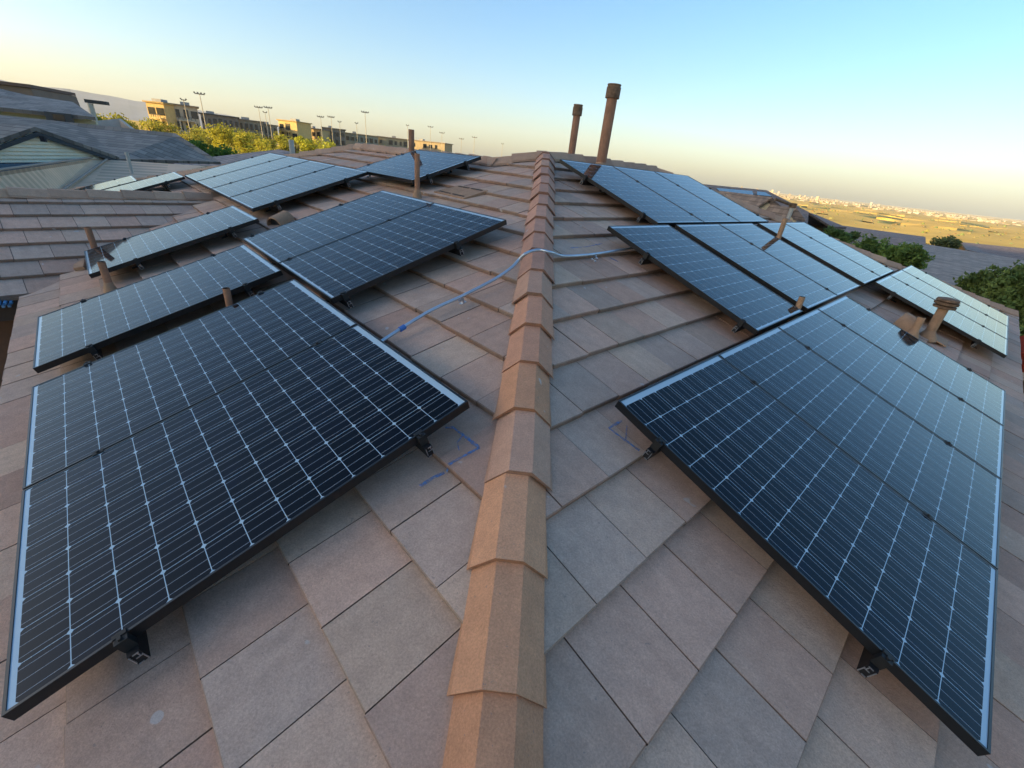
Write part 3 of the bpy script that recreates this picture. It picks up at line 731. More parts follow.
# grey roofed house, left
h1 = empty('grey_roofed_house', atd(60, 150, 24) + V((0, 0, -5)), 'grey shingled house with a cream siding gable at the far left', 'house')
h1.location.z = -8.2
A_, B_ = atz(-70, 111, -.40), atz(176, 136, -.40)
B_ = atd(176, 136, 25.7); A_ = atd(60, 124, 27.4); A0 = atd(-70, 110.5, 29.5)
C_, Cl = atd(221, 164.5, 24.0), atd(108, 161.5, 21.9); C0 = atd(-70, 150, 21.5)
m = MB()
slope(m, [A0, A_, B_, C_, Cl, C0], GREY, .1, (1, 2)); m.build('roof', M_SH, h1, weld=False)
m = MB(); wall_under(m, [C0 + V((-.4, .6, -.1)), Cl + V((-.4, .6, -.1)), C_ + V((-.4, .6, -.1))], -8.3, (.42, .40, .33)); m.build('wall', M_TINT, h1)
# gable with siding
ga, gr, gl = atd(31, 132.5, 19.0), atd(116, 161.5, 21.3), atd(-60, 152, 17.2)
zb = gr.z; gl.z = zb
m = MB(); nrm = (gr - gl).cross(V((0, 0, 1))).normalized()
if nrm.dot(V((1, -.3, 0))) < 0: nrm = -nrm
nsid = 8; bot = [gl + V((0, 0, -.55)), gr + V((0, 0, -.55))]
# lap siding boards
base_z, top_z = zb - .0, ga.z
for i in range(nsid):
    z0 = base_z + (top_z - base_z) * i / nsid; z1 = base_z + (top_z - base_z) * (i + 1) / nsid
    def edge(z):
        k = (z - base_z) / (top_z - base_z); return gl.lerp(ga, k), gr.lerp(ga, k)
    l0, r0 = edge(z0); l1, r1 = edge(z1 - .002)
    m.poly([l0 + nrm * .06, r0 + nrm * .06, r1, l1], (.70, .65, .50)); m.poly([l0, r0, r0 + nrm * .06, l0 + nrm * .06], (.52, .49, .39))  # board undersides tinted darker, a lap shadow put into the colour
m.build('gable_siding', M_TINT, h1, weld=False)
m = MB(); m.prism([gl + V((0, 0, -.02)), gr + V((0, 0, -.02)), gr + V((0, 0, -.24)), gl + V((0, 0, -.24))], nrm * .12, (.10, .15, .19)); m.build('trim_board', M_TINT, h1)
m = MB(); q0, q1 = gl + V((0, 0, -.24)), gr + V((0, 0, -.24)); m.prism([q0 - nrm * .3, q1 - nrm * .3, V((q1.x, q1.y, -8.3)) - nrm * .3, V((q0.x, q0.y, -8.3)) - nrm * .3], -nrm * .2, (.24, .19, .14)); m.build('wall', M_TINT, h1)
m = MB(); bk = -nrm * 7
ov = nrm * .14
slope(m, [ga + ov + V((0, 0, .05)), ga + bk, gl + bk, gl + ov + V((0, 0, .05))], (.225, .195, .165), .1, (0, 1)); slope(m, [ga + ov + V((0, 0, .052)), gr + ov + V((0, 0, .05)), gr + bk, ga + bk], (.22, .19, .16), .1, (0, 3))
m.build('gable_roof', M_SH, h1, weld=False)
m = MB(); m.box(ga + nrm * .25 + V((0, 0, -.13)), nrm * .06, V((0, .03, 0)), V((0, 0, .07)), (.03, .03, .035)); m.build('beam_end', M_TINT, h1)
for a_, b_ in ((ga, gr), (ga, gl)):
    m = MB(); m.prism([a_ + nrm * .15 + V((0, 0, .03)), b_ + nrm * .15 + V((0, 0, .03)), b_ + nrm * .15 + V((0, 0, -.07)), a_ + nrm * .15 + V((0, 0, -.07))], nrm * .03, (.045, .05, .055)); m.build('barge_board', M_TINT, h1)
# upper storey
ur0, ur1 = atd(-60, 78, 36), atd(28, 98.5, 34); ur2 = atd(74, 105.3, 33.5); ue1, ue0 = atd(96, 120.5, 29.6), atd(-70, 104, 31.5)
m = MB(); slope(m, [ur0, ur1, ur2, ue1, ue0], (.235, .20, .17), .14, (1, 2)); m.build('roof', M_SH, h1, weld=False)
m = MB(); off = V((-.5, .6, -.02)); wall_under(m, [ue0 + off, ue1 + off], -4, (.47, .45, .34)); m.build('wall', M_TINT, h1)
wd = (ue1 - ue0); wd.z = 0; wd.normalize(); wnv = V((wd.y, -wd.x, 0)); w1 = atd(61, 122, 29.9)
f = MB(); f.box(w1, wd * .45, wnv * .06, V((0, 0, .35)), (.07, .07, .07)); fo = f.build('window', M_TINT, h1)
f = MB(); f.box(w1 + wnv * .065, wd * .2, wnv * .01, V((0, 0, .28))); fp = f.build('pane', M_GLASSD, fo); fp.matrix_parent_inverse = fo.matrix_world.inverted()
# tan hip roof between the houses
h2 = empty('low_tan_roofed_house', V((-12, 10, -8.2)), 'low tan roofed house with a hip corner behind the side wing', 'house')
T1, T2 = atz(94, 161.5, -.93 - .35), atz(109, 162.5, -.95 - .35)
TL, TH_, TR = atz(-70, 187, -1.36), atz(56, 198, -1.9), atz(230, 183, -1.75)
TL2 = atz(-70, 215, -2.0)
m = MB(); TANR = (.74, .50, .32)
slope(m, [TL, T1, T2, TH_ + V((0, 0, -.1)), TL2], TANR, .08, (0, 1), atz(60, 193, -1.8) - atz(20, 181, -1.55)); m.build('roof', M_SH3, h2, weld=False)
m = MB(); TRt = atz(205, 168.5, -1.27); slope(m, [T2, TRt, TR, TH_ + V((0, 0, -.1))], (.68, .46, .30), .08, (0, 1)); m.build('roof', M_SH3, h2, weld=False)
m = MB(); m.tube([TL + V((0, 0, .12)), T1 + V((0, 0, .12)), T2 + V((0, 0, .12)), TH_ + V((0, 0, .06))], .028, 8, tint=(.34, .28, .23)); m.build('ridge_cap', M_TINT, h2)
m = MB(); wall_under(m, [TL2 + V((0, 0, -.1)), TH_ + V((0, 0, -.2)), TR + V((0, 0, -.1))], -8.3, (.40, .33, .25)); m.build('wall', M_TINT, h2)
vent_pipe(atz(131, 169, -1.25), (125.7, 152), .045, 'thin grey vent pipe on the low tan roof at left', m=M_GREYPIPE, flash=False)
# brown wall house far left, pale house between
def simple_house(name, label, c, az, w, dp, zb, ze, zr, wallc, roofc, overhang=.4, hip=True, nwin=0, roof_m=None):
    a = RAD(az); X = V((math.cos(a), -math.sin(a), 0)); Y = V((math.sin(a), math.cos(a), 0)); c = V((c[0], c[1], 0))
    t_ = empty(name, c + V((0, 0, zb)), label, 'house')
    m = MB(); m.box(c + V((0, 0, (zb + ze) / 2)), X * w / 2, Y * dp / 2, V((0, 0, (ze - zb) / 2)), wallc); m.build('wall', M_TINT, t_)
    W2, D2 = w / 2 + overhang, dp / 2 + overhang; k = min(D2, W2) if hip else -.0
    p = lambda x, y, z: c + X * x + Y * y + V((0, 0, z))
    r0, r1 = p(-W2 + k, 0, zr), p(W2 - k, 0, zr); e = [p(-W2, -D2, ze), p(W2, -D2, ze), p(W2, D2, ze), p(-W2, D2, ze)]
    m = MB(); slope(m, [r0, r1, e[1], e[0]], roofc, .12, (0, 1)); slope(m, [r1, r0, e[3], e[2]], roofc, .121, (0, 1))
    if hip:
        slope(m, [r1, e[2], e[1]], roofc, .122, (1, 2)); slope(m, [r0, e[0], e[3]], roofc, .123, (1, 2))
    else:
        m.poly([r0, e[0], e[3]], wallc, 0, [(0, 0)] * 3); m.poly([r1, e[1], e[2]], wallc, 0, [(0, 0)] * 3)
    m.build('roof', roof_m or M_SH, t_, weld=False)
    for i in range(nwin):
        x = -w / 2 + w * (i + .5) / nwin; m = MB(); m.box(p(x, -dp / 2 - .02, (ze + max(zb, ze - 2.6)) / 2), X * w / nwin * .26, Y * .05, V((0, 0, .6)), (.10, .09, .08)); fo = m.build('window', M_TINT, t_)
        m = MB(); m.box(p(x, -dp / 2 - .075, (ze + max(zb, ze - 2.6)) / 2), X * w / nwin * .22, Y * .008, V((0, 0, .52))); m.build('pane', M_GLASSD, t_).parent = fo
        bpy.context.view_layer.update()
    return t_
bw = empty('brown_house', atd(5, 95, 46), 'plain brown house wall rising over the grey roof at far left', 'house'); bw.location.z = -8
m = MB(); b0, b1, b2 = atd(-40, 80, 46), atd(31, 88.3, 44), atd(36, 99, 44); m.prism([b0, b1, b2, V((b2.x, b2.y, -8)), V((b0.x, b0.y, -8))], V((-2, 5, 0)), (.20, .145, .11)); m.build('wall', M_TINT, bw)
m = MB(); m.prism([b0 + V((.1, -.1, .02)), b1 + V((.1, -.1, .02)), b1 + V((0.1, -.1, .2)), b0 + V((.1, -.1, .2))], V((-2, 5, 0)), (.15, .10, .08)); m.build('parapet', M_TINT, bw)
gw = empty('retaining_wall', atd(112, 128, 48) + V((0, 0, -3)), 'pale tan retaining wall stepping down behind the grey roofs', 'wall')
q_ = [atd(94, 121, 50), atd(118, 118.5, 50), atd(140, 135.5, 46), atd(92, 131, 46)]; m = MB(); m.prism([q_[0], q_[1], q_[2], V((q_[2].x, q_[2].y, -7)), V((q_[0].x, q_[0].y, -7))], V((-.6, 1, 0)), (.50, .43, .36)); m.build('wall', M_TINT, gw)
P_ = atd(92, 111, 62); t_ = empty('roof_cowl', V((P_.x, P_.y, P_.z - 3)), 'dark flat-topped cowl on a post beside the grey upper roof', 'cowl')
m = MB(); m.tube([V((P_.x, P_.y, P_.z - 3)), atd(90, 103.5, 62)], .22, 8); m.build('pole', M_GREYPIPE, t_)
q = atd(97, 102.3, 62); m = MB(); m.box(q, V((.75, .3, 0)), V((-.2, .4, 0)), V((0, 0, .14)), (.06, .06, .06)); m.build('top_plate', M_TINT, t_)
# pinkish roofs behind the four-panel array
P_ = atd(283, 150.5, 38); simple_house('pink_roofed_house', 'pinkish low roof behind the rear of the four-panel array', P_, 45, 13, 11, -8.2, P_.z - 1.7, P_.z - .1, (.40, .33, .25), (.31, .235, .20), roof_m=M_SH)
vent_pipe(atd(293, 157, 35), (292.5, 140), .16, 'grey vent pipe on the pinkish low roof', m=M_GREYPIPE, flash=False)

# right: brown roof with dormers and its own panels
h3 = empty('brown_roofed_house', atd(760, 210, 42), 'brown roofed house with two gabled dormers and small panels at right', 'house'); h3.location.z = -10
BR = (.25, .165, .12)
r0, r1 = atd(690, 184.5, 50), atd(766, 192, 48); e0, e1 = atd(690, 222, 36), atd(806, 237, 36); r1b = atd(808, 214, 42)
m = MB(); slope(m, [r0, r1, r1b, e1, e0], BR, .15, (0, 1)); m.build('roof', M_SH, h3, weld=False)
m = MB(); slope(m, [r1 + V((0, 0, -.02)), r1 + V((9, 5, -2.4)), e1 + V((7, 5, -.5)), r1b + V((0, 0, -.02))], (.22, .15, .115), .14, (0, 1)); m.build('roof', M_SH, h3, weld=False)
m = MB(); wall_under(m, [e0 + V((0, .6, 0)), e1 + V((0, .6, 0)), e1 + V((7, 5.5, -.5))], -11, (.40, .33, .25)); m.build('wall', M_TINT, h3)
rn = (r1 - r0).cross(e0 - r0).normalized()
if rn.z < 0: rn = -rn
def rpt(px, py, lift): r = ray(px, py); return r * ((r0.dot(rn) + lift) / r.dot(rn))
for i, q in enumerate([[(716, 188.5), (752, 191.5), (754, 197), (728, 199.5)], [(757, 192), (765, 192.8), (772, 197), (757, 195.5)]]):
    m = MB(); P = [rpt(x, y, .30) for x, y in q]; m.prism(P, rn * .05, (1, 1, 1)); o = m.build('solar_panel', M_GLASSD)
    tag(o, ['wide dark panel patch on the brown dormered roof at right', 'narrow dark panel patch near the end of the brown dormered roof'][i], 'solar panel')
for i, (ap, l, r_, bk_, d0) in enumerate([((766, 199.5), (752, 208), (777, 210), 5, 39), ((790, 210.5), (780, 218.5), (797, 219), 4, 37.5)]):
    a_, b_, c_ = atd(*ap, d0), atd(*l, d0), atd(*r_, d0 - .6); bb = V((-.35, 1, 0)).normalized() * bk_
    m = MB(); m.poly([a_, b_, c_], (.36, .30, .20)); m.poly([b_, c_, c_ + V((0, 0, -1.4)), b_ + V((0, 0, -1.4))], (.36, .30, .20)); m.build('dormer_wall', M_TINT, h3, weld=False)
    f = V((.25, -1, 0)) * .5
    m = MB(); x1, x2 = (b_ - a_) * .22, (c_ - a_) * .22
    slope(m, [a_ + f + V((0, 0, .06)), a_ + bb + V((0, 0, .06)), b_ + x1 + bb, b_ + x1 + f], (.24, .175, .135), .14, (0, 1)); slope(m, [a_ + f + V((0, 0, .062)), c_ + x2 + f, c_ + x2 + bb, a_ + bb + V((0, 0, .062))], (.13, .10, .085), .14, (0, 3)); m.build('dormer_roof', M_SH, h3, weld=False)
# pinkish roof and grey roof at right
def big_roof(name, label, P, tint, msh, zb, wc, e=(0, 1), rear=V((3, 6, -2))):
    t_ = empty(name, P[0].copy(), label, 'house'); t_.location.z = zb
    m = MB(); slope(m, P, tint, .15, e); n = len(P)
    slope(m, [P[1], P[0], P[0] + rear, P[1] + rear], tint, .149, (0, 1)); m.build('roof', msh, t_, weld=False)
    m = MB(); wall_under(m, [p + V((0, .5, -.02)) for p in P[2:][::-1]], zb, wc); m.build('wall', M_TINT, t_)
    return t_
big_roof('pink_brown_house', 'long pink-brown roof right of the dormered house', [atd(782, 205, 62), atd(815, 216, 60), atd(846, 229, 52), atd(800, 227, 44), atd(775, 222, 44)], (.24, .17, .145), M_SH, -12, (.36, .30, .23))
big_roof('tan_roof_house', 'dusty pink-brown roof behind the green bushes at right', [atd(838, 226, 85), atd(925, 238, 82), atd(925, 246, 60), atd(846, 248, 58)], (.26, .185, .15), M_SH, -14, (.34, .28, .22))
big_roof('grey_tile_house', 'large grey-brown tiled roof behind the bushes at far right', [atd(903, 242, 62), atd(1110, 276, 56), atd(1110, 330, 30), atd(868, 282, 30), atd(876, 264, 38)], (.33, .23, .17), M_SH2, -13, (.34, .28, .22))
big_roof('ridge_line_house', 'reddish brown roof along the edge of the sunlit desert', [atd(960, 243, 95), atd(1110, 258, 95), atd(1110, 284, 66), atd(966, 251, 76)], (.22, .155, .13), M_SH, -15, (.34, .28, .22))
# ------------------------------------------------------------------ hilltop buildings
def building(px0, px1, ytop, d, tint, label, floors=2, nwin=4, trim=(.25, .2, .15), slab=True, depth=9, zb=None, turn=0):
    a, b = atd(px0, ytop, d), atd(px1, ytop + (px1 - px0) * .12, d * 1.0); zt = (a.z + b.z) / 2
    X = V((b.x - a.x, b.y - a.y, 0)); w = X.length; X.normalize(); X.rotate(Matrix.Rotation(RAD(turn), 3, 'Z')); Y = V((-X.y, X.x, 0))
    c = V(((a.x + b.x) / 2, (a.y + b.y) / 2, 0)) + Y * depth / 2; g0 = min(ground_z(a.x, a.y), ground_z(b.x, b.y)) - 1
    if zb is not None: g0 = zb
    t_ = empty('hilltop_building', V((c.x, c.y, g0)), label, 'building', 'buildings on the hill')
    m = MB(); m.box(c + V((0, 0, (g0 + zt) / 2)), X * w / 2, Y * depth / 2, V((0, 0, (zt - g0) / 2)), tint); m.build('wall', M_TINT, t_)
    if slab:
        m = MB(); m.box(c + V((0, 0, zt + .15)), X * (w / 2 + .5), Y * (depth / 2 + .5), V((0, 0, .18)), trim); m.build('roof', M_TINT, t_)
    H = min(zt - g0 - 1, 3.3 * floors); fh = H / floors
    for f in range(floors):
        for i in range(nwin):
            x = -w / 2 + w * (i + .5) / nwin; q = c + X * x - Y * (depth / 2) + V((0, 0, zt - .7 - fh * (f + .5) + .25))
            if rnd.random() < .12: continue
            m = MB(); ww, hh = w / nwin * rnd.uniform(.18, .42), fh * rnd.uniform(.24, .36)
            m.box(q - Y * .03, X * ww, Y * .09, V((0, 0, hh)), (.06, .06, .06)); fo = m.build('window', M_GLASSD, t_)
    if floors == 2:                      # a balcony slab with its rail and posts in front of part of the facade
        k0 = rnd.uniform(-.45, -.1); k1 = k0 + rnd.uniform(.35, .55); q = c - Y * (depth / 2 + .7) + X * w * (k0 + k1) / 2 + V((0, 0, zt - .7 - fh + .1))
        m = MB(); m.box(q, X * w * (k1 - k0) / 2, Y * .7, V((0, 0, .14)), tuple(x * 1.15 for x in tint)); m.box(q - Y * .64 + V((0, 0, .95)), X * w * (k1 - k0) / 2, Y * .05, V((0, 0, .05)), (.12, .11, .10))
        for i in range(5): m.box(q - Y * .64 + X * w * (k1 - k0) * (i / 4 - .5) * .98 + V((0, 0, .5)), X * .06, Y * .05, V((0, 0, .44)), (.12, .11, .10))
        for i in (-.47, .47): m.box(q - Y * .55 + X * w * (k1 - k0) * i - V((0, 0, fh / 2 + .1)), X * .18, Y * .1, V((0, 0, fh / 2)), tint)
        m.build('balcony', M_TINT, t_)
    m = MB(); m.box(c + X * w * rnd.uniform(-.3, .3) + V((0, 0, zt + .75)), X * rnd.uniform(.8, 1.6), Y * 1.2, V((0, 0, .45)), (.35, .34, .32)); m.build('roof_unit', M_TINT, t_)
    return t_
B1 = building(163, 197, 103.5, 185, (.46, .40, .31), 'boxy tan hilltop building with large dark windows', 2, 4)
building(142, 166, 101.3, 184, (.56, .40, .17), 'sunlit golden end block of the boxy tan hilltop building', 2, 2, (.40, .28, .12), depth=7, turn=-42)  # golden sunlight is put into the wall and trim tints
building(200, 238, 113.5, 215, (.17, .165, .155), 'dark long hilltop building right of the boxy tan one', 2, 7, (.06, .07, .08))
building(238, 263, 119.5, 225, (.30, .26, .20), 'grey-brown hilltop building behind paired light poles', 2, 5)
building(263, 277, 124.5, 232, (.32, .28, .22), 'narrow grey hilltop building left of the golden one', 2, 3)
building(275, 299, 119.5, 235, (.58, .41, .17), 'golden sunlit hilltop building with stepped top', 2, 3, (.42, .30, .14), turn=-40)  # gold of the low sun painted into wall and trim
building(299, 322, 127.2, 245, (.50, .37, .19), 'low golden-brown hilltop building right of the golden one', 1, 4, turn=-30)  # wall tint warmed with the sun's gold
building(322, 345, 127.5, 250, (.22, .19, .16), 'dark squarish hilltop building left of the tallest light pole', 2, 4)
building(345, 378, 133.0, 260, (.30, .29, .24), 'long grey low building behind the tallest light pole', 1, 7)
building(378, 408, 136.5, 270, (.36, .30, .20), 'low brown building just left of the thin pipe', 1, 6)
building(408, 447, 139.5, 280, (.34, .27, .17), 'low tan building seen behind the lone sideways panel', 1, 6, turn=-30)

# light poles
def light_pole(xt, yt, xb, d, n, label):
    top = atd(xt, yt, d); gz = ground_z(top.x, top.y)
    t_ = empty('light_pole', V((top.x, top.y, gz)), label, 'light pole', 'tall light poles on the hill')
    m = MB(); m.tube([V((top.x, top.y, gz - .5)), top], [.14, .08], 8, tint=(.50, .44, .33)); m.build('pole', M_TINT, t_)
    X = V((top.y, -top.x, 0)).normalized(); w = 1.15 if n > 2 else .6
    m = MB(); m.box(top, X * w, V((0, 0, .12)), X.cross(V((0, 0, 1))) * .12, (.22, .2, .18)); m.build('cross_arm', M_TINT, t_)
    for i in range(n):
        x = -w + 2 * w * i / (n - 1); m = MB(); m.box(top + X * x + V((0, 0, .25)), X * .19, V((0, 0, .15)), X.cross(V((0, 0, 1))) * .2, (.2, .19, .18)); m.build('lamp_head', M_TINT, t_)
for a in [(183.5, 100, 188, 170, 2, 'shorter light pole in front of the boxy tan building'), (199.5, 94, 206, 165, 4, 'tall light pole at the right corner of the boxy tan building'),
          (258.5, 107.5, 264, 200, 4, 'left light pole of the close trio'), (268, 107.8, 272, 195, 4, 'right tallest light pole of the close trio'), (265, 112.5, 268, 215, 2, 'short middle light pole of the close trio'),
          (320.5, 117, 322, 215, 4, 'left one of two equal poles right of the golden building'), (331, 117.2, 332, 213, 4, 'right one of two equal poles right of the golden building'),
          (339.5, 122, 340, 230, 2, 'short pole at the end of the dark squarish building'), (356.5, 123.3, 357, 240, 2, 'thin pole just left of the tallest one'), (365, 112.5, 366, 190, 4, 'tallest light pole standing alone over the low roofs'),
          (407.5, 125.5, 408, 260, 2, 'thin pole tucked behind the thin brown pipe'), (430.5, 127, 431, 240, 3, 'light pole above the lone sideways panel, first right of pipe'), (442, 133, 443, 250, 3, 'light pole above the lone sideways panel, second right of pipe'),
          (461.5, 139, 462, 270, 3, 'light pole near the right end of the lone sideways panel'), (474.5, 137.5, 475, 255, 3, 'light pole above the right corner of the lone sideways panel'), (502.5, 144, 503, 300, 2, 'farthest small pole just left of the hip apex')]:
    light_pole(*a)

# ------------------------------------------------------------------ trees and bushes
def leaf_mat(name, base):
    m, nt, b = mat(name); at = N(nt, 'ShaderNodeAttribute', attribute_name='tint')
    nt.links.new(at.outputs['Color'], b.inputs['Base Color']); b.inputs['Roughness'].default_value = .7; b.inputs['Specular IOR Level'].default_value = .2
    tr = N(nt, 'ShaderNodeBsdfTranslucent'); nt.links.new(at.outputs['Color'], tr.inputs[0]); mx = N(nt, 'ShaderNodeMixShader'); mx.inputs[0].default_value = .35
    nt.links.new(b.outputs[0], mx.inputs[1]); nt.links.new(tr.outputs[0], mx.inputs[2]); nt.links.new(mx.outputs[0], nt.nodes['Material Output'].inputs[0])
    return m
M_LEAF = leaf_mat('leaves', None)
M_BARK = tinted('bark', .95, (.7, 1.2), 4, (.8, 1.1), 20, .4, 12, .1, (.13, .09, .06), bdist=.02)
def tree(name, base, h, w, tint, label, cat='tree', n=900, leaf=.22, seed=1, trunk=.25, group=None, squash=.8, clumps=14, spray=0):
    rr = random.Random(seed); b = V(base); t_ = empty(name, b, label, cat, group)
    m = MB(); cz = b.z + h * (trunk + (1 - trunk) * .45)
    cl = []
    for i in range(clumps):
        a = rr.uniform(0, 6.283); q = math.sqrt(rr.random()) * w * .42
        hz = rr.uniform(-.42, .34) * h * (1 - trunk); k = 1 - abs(hz) / (h * (1 - trunk)) * .7
        cl.append((V((b.x + math.cos(a) * q * k, b.y + math.sin(a) * q * k, cz + hz)), rr.uniform(.16, .3) * w, rr.uniform(.75, 1.25)))
    m.tube([b - V((0, 0, .4)), b + V((rr.uniform(-.05, .05) * w, rr.uniform(-.05, .05) * w, h * trunk)), V((b.x, b.y, cz))], [.05 * w, .04 * w, .018 * w], 7)
    for c, r, s in cl[:9]: m.tube([b + V((0, 0, h * trunk * .8)), (b + c) / 2 + V((0, 0, h * .1)), c], [.028 * w, .018 * w, .006 * w], 5)
    m.build('trunk', M_BARK, t_)
    m = MB()
    for i in range(spray):                      # arching twigs set with small leaflets
        c, r, s = rr.choice(cl); d = V((rr.gauss(0, 1), rr.gauss(0, 1), rr.gauss(.35, .8))).normalized(); p = c + d * r * rr.uniform(.2, .8)
        Lt = w * rr.uniform(.10, .22); dr = d.copy(); v_ = rr.uniform(.7, 1.25) * s
        for k in range(22):
            p = p + dr * Lt / 22; dr = (dr + V((rr.gauss(0, .03), rr.gauss(0, .03), -.05))).normalized(); sd_ = dr.orthogonal().normalized(); sd_.rotate(Matrix.Rotation(rr.uniform(0, 6.28), 3, dr))
            L = leaf * rr.uniform(.6, 1.3); q = p + sd_ * L; ww_ = dr * L * .22; v2 = v_ * rr.uniform(.85, 1.15)
            m.poly([p, (p + q) / 2 + ww_, q, (p + q) / 2 - ww_], tuple(x * v2 for x in tint))
    for i in range(n):
        c, r, s = rr.choice(cl); d = V((rr.gauss(0, 1), rr.gauss(0, 1), rr.gauss(0, 1) * squash)).normalized() * r * (rr.random() ** .45)
        p = c + d; ax = V((rr.gauss(0, 1), rr.gauss(0, 1), rr.gauss(0, 1))).normalized(); ay = ax.orthogonal().normalized(); L = leaf * rr.uniform(.6, 1.4)
        v_ = rr.uniform(.65, 1.3) * s; tc = tuple(x * v_ for x in tint)
        m.poly([p - ax * L * .5, p + ay * L * .28, p + ax * L * .5, p - ay * L * .28], tc)
    m.build('crown', M_LEAF, t_, weld=False)
    return t_
def at_ground(px, d, py=150):
    p = atd(px, py, d); return V((p.x, p.y, ground_z(p.x, p.y) - .2))
def tree_px(name, px, ytop, d, wpx, tint, label, **k):
    b = at_ground(px, d); top = atd(px, ytop, d); r = ray(px, ytop); w = wpx / F_PX * d * r.dot(FW) / math.hypot(r.x, r.y) * 1.0 / max(.4, r.dot(FW)) * .95
    return tree(name, b, max(1.2, top.z - b.z), w, tint, label, **k)
DG, MG, YG = (.085, .15, .03), (.10, .14, .035), (.44, .41, .05)  # yellow and olive hillside leaf tints have the warm sunlight put into them
tl = [('broad_tree', 210, 134, 62, 34, (.085, .165, .03), 'largest dark green tree beside the grey roof edge', 2600, .5),
      ('round_tree', 232, 148, 56, 24, DG, 'rounded dark green tree in front of the four-panel array', 1600, .42),
      ('shady_tree', 180, 131, 70, 26, (.12, .13, .035), 'dull olive tree between the grey roof and largest tree', 1400, .45),
      ('yellow_tree', 228, 125, 112, 26, YG, 'bright yellow-green tree above the largest dark tree', 1500, .6),
      ('yellow_tree', 246, 130, 105, 20, YG, 'yellow-green tree right of the brightest one', 1200, .55),
      ('yellow_tree', 212, 128, 125, 18, (.34, .33, .05), 'small yellowish tree below the dark long building', 800, .6),
      ('yellow_tree', 308, 134, 110, 20, (.46, .45, .05), 'bright yellow-green tree left of the tallest light pole', 1200, .55),
      ('yellow_tree', 327, 137, 105, 20, (.44, .43, .05), 'bright yellow-green tree below the dark squarish building', 1200, .55),
      ('yellow_tree', 346, 140, 115, 12, (.42, .40, .05), 'small yellow-green tree under the tallest light pole', 700, .5),
      ('yellow_tree', 84, 106, 85, 20, YG, 'yellow-green tree at the left of the flat-topped cowl', 1000, .5),
      ('olive_tree', 118, 111, 95, 22, (.37, .34, .05), 'olive-yellow bushy tree right of the flat-topped cowl', 1000, .5),
      ('olive_tree', 135, 116, 110, 18, (.29, .28, .05), 'olive tree at the left foot of the sunlit end block', 800, .5),
      ('olive_tree', 157, 118, 130, 18, (.37, .34, .05), 'low olive tree in front of the sunlit end block', 800, .5),
      ('olive_tree', 172, 120, 140, 16, (.38, .34, .05), 'low yellow-olive tree in front of the boxy tan building', 800, .5),
      ('olive_tree', 190, 124, 120, 20, (.32, .30, .05), 'olive tree below the right half of the boxy tan building', 900, .5),
      ('olive_tree', 150, 126, 85, 24, (.24, .23, .045), 'darker olive shrub mass above the grey roof ridge', 1000, .5),
      ('olive_tree', 268, 133, 120, 16, (.34, .33, .05), 'yellowish tree beneath the close trio of poles', 700, .5),
      ('olive_tree', 287, 135, 130, 14, (.29, .28, .05), 'small tree beneath the golden hilltop building', 600, .5),
      ('olive_tree', 103, 108, 80, 16, (.40, .37, .05), 'small yellow-olive tree by the flat-topped cowl', 700, .5),
      ('olive_tree', 72, 101, 100, 18, (.37, .34, .05), 'small yellowish tree on the slope left of the flat-topped cowl', 700, .5),
      ('yellow_tree', 122, 115, 75, 16, (.40, .37, .05), 'small yellow bush above the pale retaining wall', 700, .45),
      ('olive_tree', 165, 128, 78, 22, (.27, .26, .045), 'wide olive bush over the right end of the grey ridge', 1200, .45),
      ('olive_tree', 196, 133, 95, 20, (.32, .30, .05), 'mid-slope bush left of the largest dark tree', 900, .45),
      ('yellow_tree', 262, 138, 95, 22, (.44, .41, .05), 'low yellow bush in front of the close trio of poles', 1000, .45),
      ('olive_tree', 365, 145, 100, 22, (.34, .33, .05), 'low bush right of the tallest light pole', 800, .45),
      ('yellow_tree', 190, 139, 70, 18, (.29, .28, .05), 'yellow-green shrub touching the grey roof end', 900, .4),
      ('yellow_tree', 282, 131, 130, 16, (.42, .40, .05), 'yellow-green tree right below the golden hilltop building', 800, .5),
      ('olive_tree', 296, 134, 120, 15, (.30, .30, .05), 'olive tree between the golden building and the brightest tree', 700, .5),
      ('olive_tree', 255, 130, 140, 18, (.32, .31, .05), 'olive tree left of the close trio of poles', 800, .5),
      ('yellow_tree', 200, 126, 140, 16, (.40, .38, .05), 'yellow tree at the foot of the tall pole by the boxy building', 700, .5),
      ('olive_tree', 236, 127, 150, 18, (.28, .29, .05), 'dull olive tree hiding the end of the dark long building', 800, .5),
      ('yellow_tree', 385, 144, 130, 18, (.38, .36, .05), 'low yellow-green bush before the low brown building', 700, .5)]
for i, (nm, px, yt, d, wpx, tc, lb2, n, lf) in enumerate(tl):
    tree_px(nm, px, yt, d, wpx, tc, lb2, n=n, leaf=lf * .8, seed=40 + i, trunk=.12, group='trees on the hillside', clumps=16)
